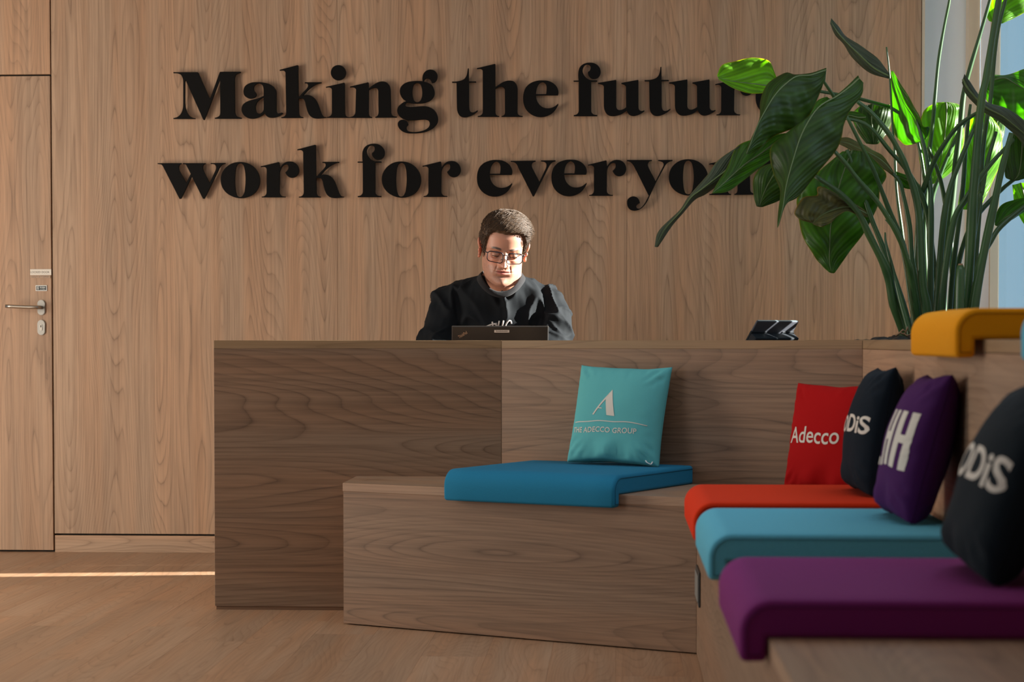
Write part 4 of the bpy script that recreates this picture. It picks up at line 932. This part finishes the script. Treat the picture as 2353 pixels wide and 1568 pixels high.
for j in range(NZ_+1):
    z = -.118 + .236*(j/NZ_)
    for i in range(NT_):
        t = 2*PI*i/NT_; th = t-.42*math.sin(t); vs.append(head_pt(th, z))
for j in range(NZ_):
    for i in range(NT_):
        a = j*NT_+i; b = j*NT_+(i+1) % NT_; fs.append((a, b, b+NT_, a+NT_))
fs.append(tuple(range(NT_))[::-1]); fs.append(tuple(NZ_*NT_+i for i in range(NT_)))
hb = bmesh.new(); V = [hb.verts.new(v) for v in vs]
for f in fs: hb.faces.new([V[i] for i in f])
def ellip(bm, c, r, rot=None, sub=3):
    m = Matrix.Translation(Vector(c)) @ (rot.to_4x4() if rot is not None else Matrix.Identity(4)) @ Matrix.Diagonal(Vector((*r, 1)))
    bmesh.ops.create_icosphere(bm, subdivisions=sub, radius=1, matrix=m)
for sx_ in (-1, 1):                                # ears
    er = Matrix.Rotation(sx_*R(24), 3, 'Z')
    def E(y, z, o=0): return Vector((sx_*.071, .010, -.006)) + er @ Vector((sx_*(.004+o), y, z))
    hel = [E(-.010, .006, .002), E(-.012, .018, .006), E(-.006, .029, .010), E(.006, .033, .012), E(.016, .026, .013), E(.019, .012, .012), E(.016, -.004, .010), E(.010, -.016, .008), E(.003, -.026, .005), E(-.005, -.029, .003), E(-.009, -.022, .001)]
    add_tube(hb, crom(hel, 4), [.0028]+[.0042]*30+[.0055]*10+[.003] if False else .0043, 8)
    ellip(hb, E(.003, .001, .002), (.0035, .016, .029), er)
    ellip(hb, E(-.001, -.022, .003), (.0055, .008, .010), er, 2)
    add_tube(hb, crom([E(.009, .020, .006), E(.012, .008, .007), E(.008, -.008, .007), E(.000, -.014, .006)], 4), .0033, 7)
    ellip(hb, E(-.011, -.004, .003), (.004, .004, .007), er, 2)
hb.normal_update(); hme = bpy.data.meshes.new('head'); hb.to_mesh(hme); hb.free()
# ---- colour of the face and skin as a vertex attribute
SK = Vector((.50, .245, .165)); SH = Vector((.235, .135, .105))
def skin_col(p):
    x, y, z = p; ax_ = abs(x); c = SK.copy(); n1 = noise.noise(Vector(p)*60); n2 = noise.noise(Vector(p)*300)
    c *= 1+.05*n1
    if y < -.02:
        red = .5*gs(ax_-.040, .018)*gs(z+.022, .018)+.55*gs(x, .014)*gs(z+.028, .012)
        c = c.lerp(Vector((.52, .17, .12)), min(.6, red))
        bz = .0225 - ((ax_-.028)/.022)**2*.0055 + .0015*(ax_-.03)/.02
        if .011 < ax_ < .051: c = c.lerp(Vector((.035, .022, .016)), sm(.0050, .0024, abs(z-bz))*(.88+.3*n2)*sm(.011, .018, ax_)*sm(.051, .040, ax_))
        lip = sm(.0235, .017, ax_)*(sm(.0078, .0052, abs(z+.0575)))
        c = c.lerp(Vector((.44, .125, .105)), lip*.9)
        c = c.lerp(Vector((.12, .03, .03)), gs(z+.0568, .0011)*sm(.027, .022, ax_))
        st = sm(-.034, -.046, z)*(1-.75*gs(x, .012)*gs(z+.058, .010)) * (1-.8*lip)
        st = max(st*.8, sm(.045, .058, ax_)*sm(.010, -.02, z)*.8)*(1-.6*gs(ax_-.030, .010)*gs(z+.050, .012))
        c = c.lerp(SH, max(0, min(.62, st*(.60+.5*n2))))
        c = c.lerp(Vector((.30, .14, .10)), .45*gs(ax_-.031, .014)*gs(z-.000, .009))
    elif z > .0 or y > .03: pass
    if ax_ > .069 and -.05 < z < .04: c = c.lerp(Vector((.60, .20, .13)), .5)
    return c
# ---- body: torso, arms with hands, legs (one remeshed skin), joined with the head
BX = -.045
def body_shapes(bm, g, clothes=False):
    def ell(zs):
        rings = []
        for (cx, cy, z, a, b) in zs: rings.append([bm.verts.new((cx+(a+g)*math.cos(2*PI*k/28), cy+(b+g)*math.sin(2*PI*k/28), z)) for k in range(28)])
        for p, q in zip(rings, rings[1:]):
            for k in range(28): bm.faces.new((p[k], p[(k+1) % 28], q[(k+1) % 28], q[k]))
        bm.faces.new(rings[0][::-1]); bm.faces.new(rings[-1])
    ell([(BX, 7.56, .47, .16, .12), (BX, 7.54, .55, .185, .14), (BX, 7.50, .68, .18, .145), (BX, 7.47, .82, .185, .14), (BX, 7.45, .93, .198, .138), (BX, 7.44, 1.00, .205, .128), (BX, 7.435, 1.05, .185, .115),
         (BX, 7.42, 1.085, .150, .100), (BX+.003, 7.40, 1.115, .112, .088), (BX+.005, 7.385, 1.142, .080, .074)] + ([] if clothes else [(BX+.006, 7.36, 1.165, .062, .066)]))
    for s, so, eo, r1, r2, wx in ((-1, .168, .232, .071, .062, -.085), (1, .158, .188, .069, .058, .045)):
        P = [(BX+s*so, 7.44, 1.032), (BX+s*(so+.035), 7.41, .97), (BX+s*(eo-.004), 7.35, .88), (BX+s*eo, 7.27, .800)]
        add_tube(bm, crom(P, 4), [r1+g-(r1-r2)*i/12 for i in range(13)], 18)
        add_tube(bm, [(BX+s*.045, 7.40, 1.108), (BX+s*.10, 7.42, 1.082), (BX+s*so, 7.44, 1.045)], [.040+g, .050+g, .058+g], 16)
        ellip(bm, P[0], (r1+g,)*3, None, 3); ellip(bm, P[3], (r2+g-.002,)*3, None, 3)
        add_tube(bm, [P[3], (BX+s*(eo*.82), 7.20, .795), (wx-.02*0, 7.125, .790)], [r2+g-.004, .046+g, .030+g], 16)
        yield s, Vector((wx, 7.125, .790))
sb = bmesh.new(); wr_ = list(body_shapes(sb, -.006))
add_tube(sb, [(BX+.006, 7.415, 1.06), (BX+.010, 7.350, 1.128), (BX+.016, 7.288, 1.19)], [.072, .069, .066], 24)      # neck
for s, w in wr_:                                    # hands resting on the keyboard
    d = Vector((-.10 if w.x > -.02 else .12, -1, 0)).normalized(); sd = Vector((0, 0, 1)).cross(d)   # towards the keys / sideways
    pc = w + d*.052 + Vector((0, 0, -.004))
    ellip(sb, pc, (.038, .047, .0135), Matrix((d.cross(Vector((0, 0, 1))), -d, Vector((0, 0, 1)))).transposed(), 3)
    add_tube(sb, [w-d*.02, w+d*.02], [.027, .024], 12, flat=.8)
    for k, (off_, ln_) in enumerate(((-.030, .060), (-.010, .074), (.011, .079), (.031, .070))):
        k0 = pc + d*.036 + sd*off_*(1 if w.x > -.02 else -1)
        fan = sd*(off_*(1 if w.x > -.02 else -1)*.25)
        add_tube(sb, crom([k0-d*.02, k0+Vector((0, 0, .004)), k0+d*ln_*.42+fan*.4+Vector((0, 0, .010)), k0+d*ln_*.78+fan*.8+Vector((0, 0, -.002)), k0+d*ln_+fan+Vector((0, 0, -.018))], 3),
                 [.0095]*3+[.0090]*4+[.0084]*3+[.0078]*2+[.0066], 10)
    ts = -1 if w.x > -.02 else 1
    t0_ = pc - d*.022 + sd*(.030*-ts*-1 if False else -.030*(1 if w.x > -.02 else -1))
    th_ = [w + d*.012 + sd*(-.018*(1 if w.x > -.02 else -1)), w + d*.045 + sd*(-.044*(1 if w.x > -.02 else -1)) + Vector((0, 0, -.006)), w + d*.078 + sd*(-.056*(1 if w.x > -.02 else -1)) + Vector((0, 0, -.012)), w + d*.100 + sd*(-.056*(1 if w.x > -.02 else -1)) + Vector((0, 0, -.018))]
    add_tube(sb, crom(th_, 3), [.013]*4+[.011]*3+[.0095]*2+[.008], 10)
def legs(bm, g):
    for s in (-1, 1):
        x = BX+s*.095
        add_tube(bm, crom([(x, 7.56, .535), (x+s*.01, 7.35, .545), (x+s*.015, 7.12, .525)], 5), [.082+g-.024*i/10 for i in range(11)], 16)
        ellip(bm, (x+s*.015, 7.12, .52), (.060+g,)*3)
        add_tube(bm, crom([(x+s*.015, 7.11, .52), (x+s*.015, 7.14, .33), (x+s*.015, 7.19, .10)], 5), [.058+g-.022*i/10 for i in range(11)], 14)
legs(sb, -.004)
for s in (-1, 1):
    x = BX+s*.11; ellip(sb, (x, 7.12, .045), (.04, .115, .035)); add_tube(sb, [(x, 7.19, .12), (x, 7.20, .05)], [.036, .038], 12)
def remeshed(bm, vox, name, smooth_it=2):
    bmesh.ops.recalc_face_normals(bm, faces=bm.faces)
    me = bpy.data.meshes.new(name); bm.to_mesh(me); bm.free(); o = bpy.data.objects.new(name, me); C.objects.link(o)
    m = o.modifiers.new('r', 'REMESH'); m.mode = 'VOXEL'; m.voxel_size = vox
    s_ = o.modifiers.new('s', 'SMOOTH'); s_.factor = .5; s_.iterations = smooth_it
    dg = bpy.context.evaluated_depsgraph_get(); dg.update(); r = bpy.data.meshes.new_from_object(o.evaluated_get(dg)); bpy.data.objects.remove(o); r.name = name; return r
bme = remeshed(sb, .0045, 'body', 2)
jb = bmesh.new(); jb.from_mesh(hme); col_h = [skin_col(v.co) for v in hme.vertices]
bmesh.ops.transform(jb, matrix=MH, verts=jb.verts)
nh = len(jb.verts); jb.from_mesh(bme); bmesh.ops.recalc_face_normals(jb, faces=jb.faces)
body = bpy.data.meshes.new('body'); jb.to_mesh(body); jb.free()
att = body.color_attributes.new('skin', 'FLOAT_COLOR', 'POINT')
for i in range(len(body.vertices)):
    if i < nh: c = col_h[i]
    else:
        p = body.vertices[i].co; c = SK*(1+.05*noise.noise(p*50))
        if p.z > 1.10: c = c.lerp(SH, .12)
    att.data[i].color = (c[0], c[1], c[2], 1)
sk = NT('skin'); _a = sk.n('ShaderNodeVertexColor', layer_name='skin'); _n = sk.n('ShaderNodeTexNoise'); _n.inputs['Scale'].default_value = 900
sk.set(Base_Color=(_a, 0), Roughness=.46); sk.b.inputs['Subsurface Weight'].default_value = .25; sk.b.inputs['Subsurface Radius'].default_value = (.012, .005, .003); sk.b.inputs['Subsurface Scale'].default_value = .5
sk.b.inputs['Specular IOR Level'].default_value = .45; sk.bump((_n, 0), .12, .0006)
man = empty('person', (BX, 7.5, 0), 0, 'man with short brown hair, glasses and black sweatshirt looking down behind the desk', 'person')
link('body', body, sk.m, man, None, True)
# ---- eyes and lids
for s in (-1, 1):
    ec = Vector((s*.0310, -.0760, -.0005)); er_ = .0118
    bm = bmesh.new(); bmesh.ops.create_uvsphere(bm, u_segments=28, v_segments=18, radius=er_, matrix=Matrix.Translation(ec))
    a = NT('eyeball'); g_ = a.n('ShaderNodeNewGeometry') if False else None
    ey = fin('eye', bm, plain('eye_white', (.52, .46, .42), .2), man, MH, True)
    bm = bmesh.new(); dd = Vector((0, -math.cos(R(24)), -math.sin(R(24))))
    bmesh.ops.create_uvsphere(bm, u_segments=20, v_segments=10, radius=.0058, matrix=Matrix.Translation(ec+dd*.0069)); fin('iris', bm, plain('iris_brown', (.030, .016, .010), .15), ey, MH, True)
    for (e0, e1, nm) in ((-15, 86, 'upper_eyelid'), (-86, -27, 'lower_eyelid')):
        vs, fs = [], []; n1, n2 = 12, 24
        for j in range(n1+1):
            el = R(e0+(e1-e0)*j/n1)
            for i in range(n2+1):
                az = R(-98+196*i/n2); el2 = el
                if nm[0] == 'u' and j < 5: el2 = el + R(-7)*abs(i/n2*2-1)**2*(1-j/5)
                if nm[0] == 'l' and j > 7: el2 = el + R(7)*abs(i/n2*2-1)**2*((j-7)/5)
                rr0 = er_*1.085
                vs.append(ec+Vector((math.sin(az)*math.cos(el2), -math.cos(az)*math.cos(el2), math.sin(el2)))*rr0)
        for j in range(n1):
            for i in range(n2): k = j*(n2+1)+i; fs.append((k, k+1, k+n2+2, k+n2+1))
        lidc = plain('eyelid_skin', (.43, .20, .135), .45); o = pyd(nm, vs, fs, lidc, man, MH, True)
        md = o.modifiers.new('t', 'SOLIDIFY'); md.thickness = .0009
        if nm[0] == 'u':
            tube('lashes', [ec+Vector((math.sin(R(az))*math.cos(R(el)), -math.cos(R(az))*math.cos(R(el)), math.sin(R(el))))*(er_*1.13) for az, el in [(t_, -15-7*(abs(t_)/98)**2) for t_ in range(-66, 67, 12)]], .00085, plain('lash_dark', (.02, .012, .01), .6), o, 5, MH)
# ---- hair: cap plus combed strands
def hair_z(th):
    t = abs((th+PI) % (2*PI)-PI)
    K = [(0, .071), (.35, .073), (.62, .072), (.84, .060), (.96, .036), (1.06, .004), (1.16, -.018), (1.30, -.016), (1.40, .008), (1.55, .020), (1.8, .012), (2.1, -.03), (2.5, -.055), (PI, -.06)]
    return tab(K, t)[0] + .0009*math.sin(th*23)
def vol(th, z):
    t = (th+PI) % (2*PI)-PI                       # more volume on top, on the combed side
    k = sm(.02, .085, z); return .0030+.0125*k + .006*k*sm(-1.2, .9, t)*sm(2.4, 1.0, abs(t)) + (.004 if abs(t) > .9 else 0)*sm(-.02, .05, z)
bm = bmesh.new(); rows = []
NH, NC = 34, 120
for i in range(NC):
    th = 2*PI*i/NC; z0 = hair_z(th); row = []
    for j in range(NH+1):
        k = j/NH; z = z0+(.1175-z0)*(1-(1-k)**1.7); p = head_pt(th, z); c_ = Vector((0, .01, .02))
        nrm = (p-c_).normalized(); v = vol(th, z)*sm(0, .12, k)
        row.append(bm.verts.new(p+nrm*(v*.72+.0006+.0012*noise.noise(Vector((th*9, k*3, 0))))))
    rows.append(row)
for i in range(NC):
    a, b = rows[i], rows[(i+1) % NC]
    for j in range(NH): bm.faces.new((a[j], b[j], b[j+1], a[j+1]))
bm.faces.new([r[-1] for r in rows])
hm = NT('hair_brown'); _o = hm.n('ShaderNodeTexCoord'); _n = hm.n('ShaderNodeTexNoise'); _n.inputs['Scale'].default_value = 120; hm.l(_o, 'Object', _n, 0)
hm.set(Base_Color=hm.mix((_n, 0), (.012, .007, .004), (.105, .055, .026)), Roughness=.5); hm.b.inputs['Specular IOR Level'].default_value = .35; hm = hm.m
hair = fin('hair', bm, hm, man, MH, True)
cu = bpy.data.curves.new('hair_strands', 'CURVE'); cu.dimensions = '3D'; cu.bevel_depth = .0008; cu.bevel_resolution = 0; cu.use_fill_caps = False
rh = random.Random(5); cen = Vector((0, .01, .02))
for n_ in range(5200):
    th = rh.uniform(-PI, PI) if rh.random() < .5 else rh.gauss(0, 1.0); th = (th+PI) % (2*PI)-PI
    z0 = hair_z(th); z = z0+(.117-z0)*rh.random()**.8+.0005
    root = head_pt(th, min(z, .1172)); t = abs(th)
    nrm = (root-cen).normalized(); topk = sm(.035, .085, z)
    side = Vector((.85, .45, 0)) if topk > .3 else Vector((0, .55, -.85))
    if topk > .3 and t < .7 and z < .088: side = Vector((.75, .15, .5))
    side = side + Vector((rh.gauss(0, .22), rh.gauss(0, .22), rh.gauss(0, .16)))
    side = (side-nrm*side.dot(nrm)).normalized(); ln_ = (.014+.022*topk)*rh.uniform(.6, 1.2)
    v = vol(th, z); lift = rh.uniform(.0005, .0050)*(.35+.65*topk)
    s = cu.splines.new('POLY'); s.points.add(3)
    for k in range(4):
        q = k/3; p = root + side*ln_*q + nrm*(v*.80+lift*math.sin(q*PI*.8)+rh.uniform(0, .0010))
        p = p + nrm*(-(ln_*q)**2*5.5*(1 if topk > .3 else .6)); w = MH @ p
        s.points[k].co = (w.x, w.y, w.z, 1); s.points[k].radius = 1.15-.8*q
so = bpy.data.objects.new('strands', cu); C.objects.link(so); dg = bpy.context.evaluated_depsgraph_get(); dg.update()
sme = bpy.data.meshes.new_from_object(so.evaluated_get(dg)); bpy.data.objects.remove(so)
o = link('strands', sme, hm, hair); tag(o, kind='stuff')
# ---- spectacles
gl_ = empty('eyeglasses', MH @ Vector((0, -.11, 0)), 0, 'dark framed rectangular eyeglasses worn by the man', 'glasses')
frm = plain('spectacle_frame', (.016, .012, .018), .25); lens = glass('lens_glass', (.97, .97, .97), .03)
def rrect(cx, cz, w, h, r, n=6):
    P = []
    for qx, qz, a0 in ((1, 1, 0), (-1, 1, 90), (-1, -1, 180), (1, -1, 270)):
        for i in range(n+1):
            a = R(a0+90*i/n); P.append((cx+qx*(w/2-r)+r*math.cos(a), cz+qz*(h/2-r)+r*math.sin(a)))
    return P
GZ = -.0035
def gy(x): return -.1065+ .9*x*x*3.0
for s in (-1, 1):
    P = rrect(s*.0335, GZ, .0525, .0345, .0115); P = [(x+ (0), z - (.004*sm(0, .03, abs(x-s*.0335)) if z < GZ and (x-s*.0335)*s < 0 else 0)) for x, z in P]
    pts = [Vector((x, gy(x), z)) for x, z in P]; rim = tube('rim', pts+[pts[0], pts[1]], .0015, frm, gl_, 8, MH)
    top_ = [p for p in pts if p.z > GZ+.010]; top_.sort(key=lambda p: p.x); tube('brow_bar', top_, .0020, frm, rim, 8, MH)
    bm = bmesh.new(); bm.faces.new([bm.verts.new(p) for p in pts]); bmesh.ops.triangulate(bm, faces=bm.faces); fin('lens', bm, lens, gl_, MH)
    tube('temple', crom([(s*.0600, gy(.060), GZ+.011), (s*.0685, -.088, GZ+.012), (s*.0750, -.05, GZ+.011), (s*.0775, -.005, GZ+.010), (s*.0765, .018, GZ-.002)], 4), [.0019]*4+[.0015]*13, frm, gl_, 7, MH)
    tube('nose_pad', [(s*.0095, -.103, GZ-.004), (s*.0125, -.096, GZ-.011)], .0011, frm, gl_, 6, MH)
tube('bridge', crom([(-.0085, gy(.008), GZ+.007), (-.004, -.1078, GZ+.010), (.004, -.1078, GZ+.010), (.0085, gy(.008), GZ+.007)], 4), .0016, frm, gl_, 8, MH)
# ---- sweatshirt
cb2 = bmesh.new(); list(body_shapes(cb2, .007, True))
cme = remeshed(cb2, .0055, 'sweatshirt', 3)
NRM = [v.normal.copy() for v in cme.vertices]
for v, n_ in zip(cme.vertices, NRM):
    p = v.co.copy(); fade = sm(1.15, 1.09, p.z)
    q = Vector((p.x*7, p.y*7, p.z*3.2)); a = noise.noise(q); b = noise.noise(Vector((p.x*16+p.z*9, p.y*12, p.z*10-p.x*6))+Vector((5, 5, 5)))
    rdg = (1-abs(noise.noise(Vector((p.x*8+p.z*3.0, p.y*6, p.z*4-abs(p.x-BX)*5))+Vector((3, 1, 9))))*2.2)
    arm = sm(.15, .22, abs(p.x-BX))
    rd2 = 1-abs(noise.noise(Vector((p.x*9, p.y*9, p.z*17+abs(p.x-BX)*12))))*2.4
    rd3 = 1-abs(noise.noise(Vector(((p.x-BX)*15+p.z*5, p.y*8, p.z*4.5))+Vector((8, 2, 4))))*2.4
    d = .006*a + .003*b + .012*max(0, rdg)**3 + .021*max(0, rd3)**2.5*sm(.9, 1.0, p.z) + arm*.010*max(0, rd2)**3
    neckr = gs(p.z-1.09, .05)*.5*max(0, math.sin(math.atan2(p.y-7.38, p.x-BX)*13))*.004
    v.co = p + n_*(d*fade*.9 - .002 + neckr)
clm = fabric('sweatshirt_black', (.0062, .0082, .0108), .82, 1500, .03, .25, .10)
shirt = link('sweatshirt', cme, clm, man, None, True)
cn_ = [(0, 7.236, 1.078), (.030, 7.243, 1.086), (.055, 7.268, 1.108), (.071, 7.315, 1.136), (.072, 7.37, 1.152), (.055, 7.425, 1.163), (0, 7.452, 1.168)]
ring = [Vector((-.040+x, y, z)) for x, y, z in cn_]+[Vector((-.040-x, y, z)) for x, y, z in cn_[-2:0:-1]]
ring = crom(ring, 6, True); ring.append(ring[0]); ring.append(ring[1])
cbm = bmesh.new(); prev = None; nK = len(ring)
secs = []
for i in range(nK-1):
    p = ring[i]; t = (ring[i+1]-p).normalized(); out = Vector((p.x+.040, p.y-7.35, 0)).normalized()
    dn = (Vector((0, 0, -1))+out*.75).normalized(); nr = dn.cross(t).normalized()
    if nr.dot(out) < 0: nr = -nr
    wv_ = .0004*math.sin(i*2.4)
    secs.append([cbm.verts.new(p+dn*a_+nr*b_) for a_, b_ in ((-.001, .0), (.000, .0028), (.006, .0042+wv_), (.015, .0044-wv_), (.023, .0034), (.026, .000), (.012, -.003))])
for a, b in zip(secs, secs[1:]):
    for k in range(7): cbm.faces.new((a[k], a[(k+1) % 7], b[(k+1) % 7], b[k]))
fin('collar', cbm, fabric('collar_rib', (.016, .016, .018), .85, 1200, .25, .4), shirt, None, True)
dg = bpy.context.evaluated_depsgraph_get(); bv = BVHTree.FromPolygons([v.co.copy() for v in cme.vertices], [tuple(p.vertices) for p in cme.polygons])
pr = plain('shirt_print', (.55, .50, .47), .7)
for st_ in ([(1118, 751), (1130, 746), (1142, 744)], [(1131, 740), (1133, 747), (1130, 757)], [(1136, 744), (1142, 750), (1138, 760)], [(1147.5, 738), (1145, 750), (1141, 768)], [(1157, 737), (1154, 750), (1151, 768)], [(1175, 744), (1173, 738), (1167, 739), (1161, 750), (1159, 762), (1166, 770)]):
    P = []
    for (x, y) in crom([(a, b, 0) for a, b in st_], 4) and [(p.x, p.y) for p in crom([(a, b, 0) for a, b in st_], 4)]:
        w = at(x, y, 7.30); h = bv.ray_cast(Vector((w.x, 6.9, w.z)), Vector((0, 1, 0)))
        if h[0] is not None: P.append(h[0]+Vector((0, -.0006, 0)))
    if len(P) > 1:
        bm = bmesh.new(); add_tube(bm, P, .0031, 8); fin('chest_print', bm, pr, shirt, None, True)
# trousers, shoes
tbm = bmesh.new(); legs(tbm, .008); ellip(tbm, (BX, 7.57, .54), (.178, .135, .09)); link('trousers', remeshed(tbm, .008, 'trousers', 3), fabric('denim', (.03, .045, .08)), man, None, True)
for s in (-1, 1):
    bm = bmesh.new(); ellip(bm, (BX+s*.11, 7.11, .050), (.048, .135, .045)); ellip(bm, (BX+s*.11, 7.18, .07), (.042, .06, .055))
    bmesh.ops.bisect_plane(bm, geom=list(bm.verts)+list(bm.edges)+list(bm.faces), plane_co=(0, 0, .002), plane_no=(0, 0, -1), clear_outer=True); fin('shoe', bm, plain('shoe_dark', (.03, .03, .03), .5), man, None, True)
# office chair under him
ch = empty('office_chair', (BX, 7.6, 0), 0, 'dark office chair the man sits on, hidden behind the desk', 'chair'); cf = fabric('chair_cloth', (.03, .03, .035))
box('seat', BX-.23, BX+.23, 7.36, 7.70, .40, .455, cf, ch, None, .02, 3); box('backrest', BX-.19, BX+.19, 7.63, 7.66, .56, .95, cf, ch, None, .015, 3)
box('back_bracket', BX-.03, BX+.03, 7.662, 7.69, .42, .70, M['steel_dark'], ch); tube('post', [(BX, 7.58, .40), (BX, 7.58, .09)], .025, M['steel_dark'], ch, 14)
for k in range(5):
    a = R(72*k+18); x, y = BX+.27*math.cos(a), 7.58+.27*math.sin(a)
    lg = tube('leg', [(BX, 7.58, .10), (x, y, .075)], [.022, .015], M['steel_dark'], ch, 8)
    bm = bmesh.new(); bmesh.ops.create_cone(bm, cap_ends=True, segments=16, radius1=.027, radius2=.027, depth=.03, matrix=Matrix.Translation((x, y, .028)) @ Matrix.Rotation(PI/2, 4, 'X')); fin('castor', bm, M['dark_gap'], lg)
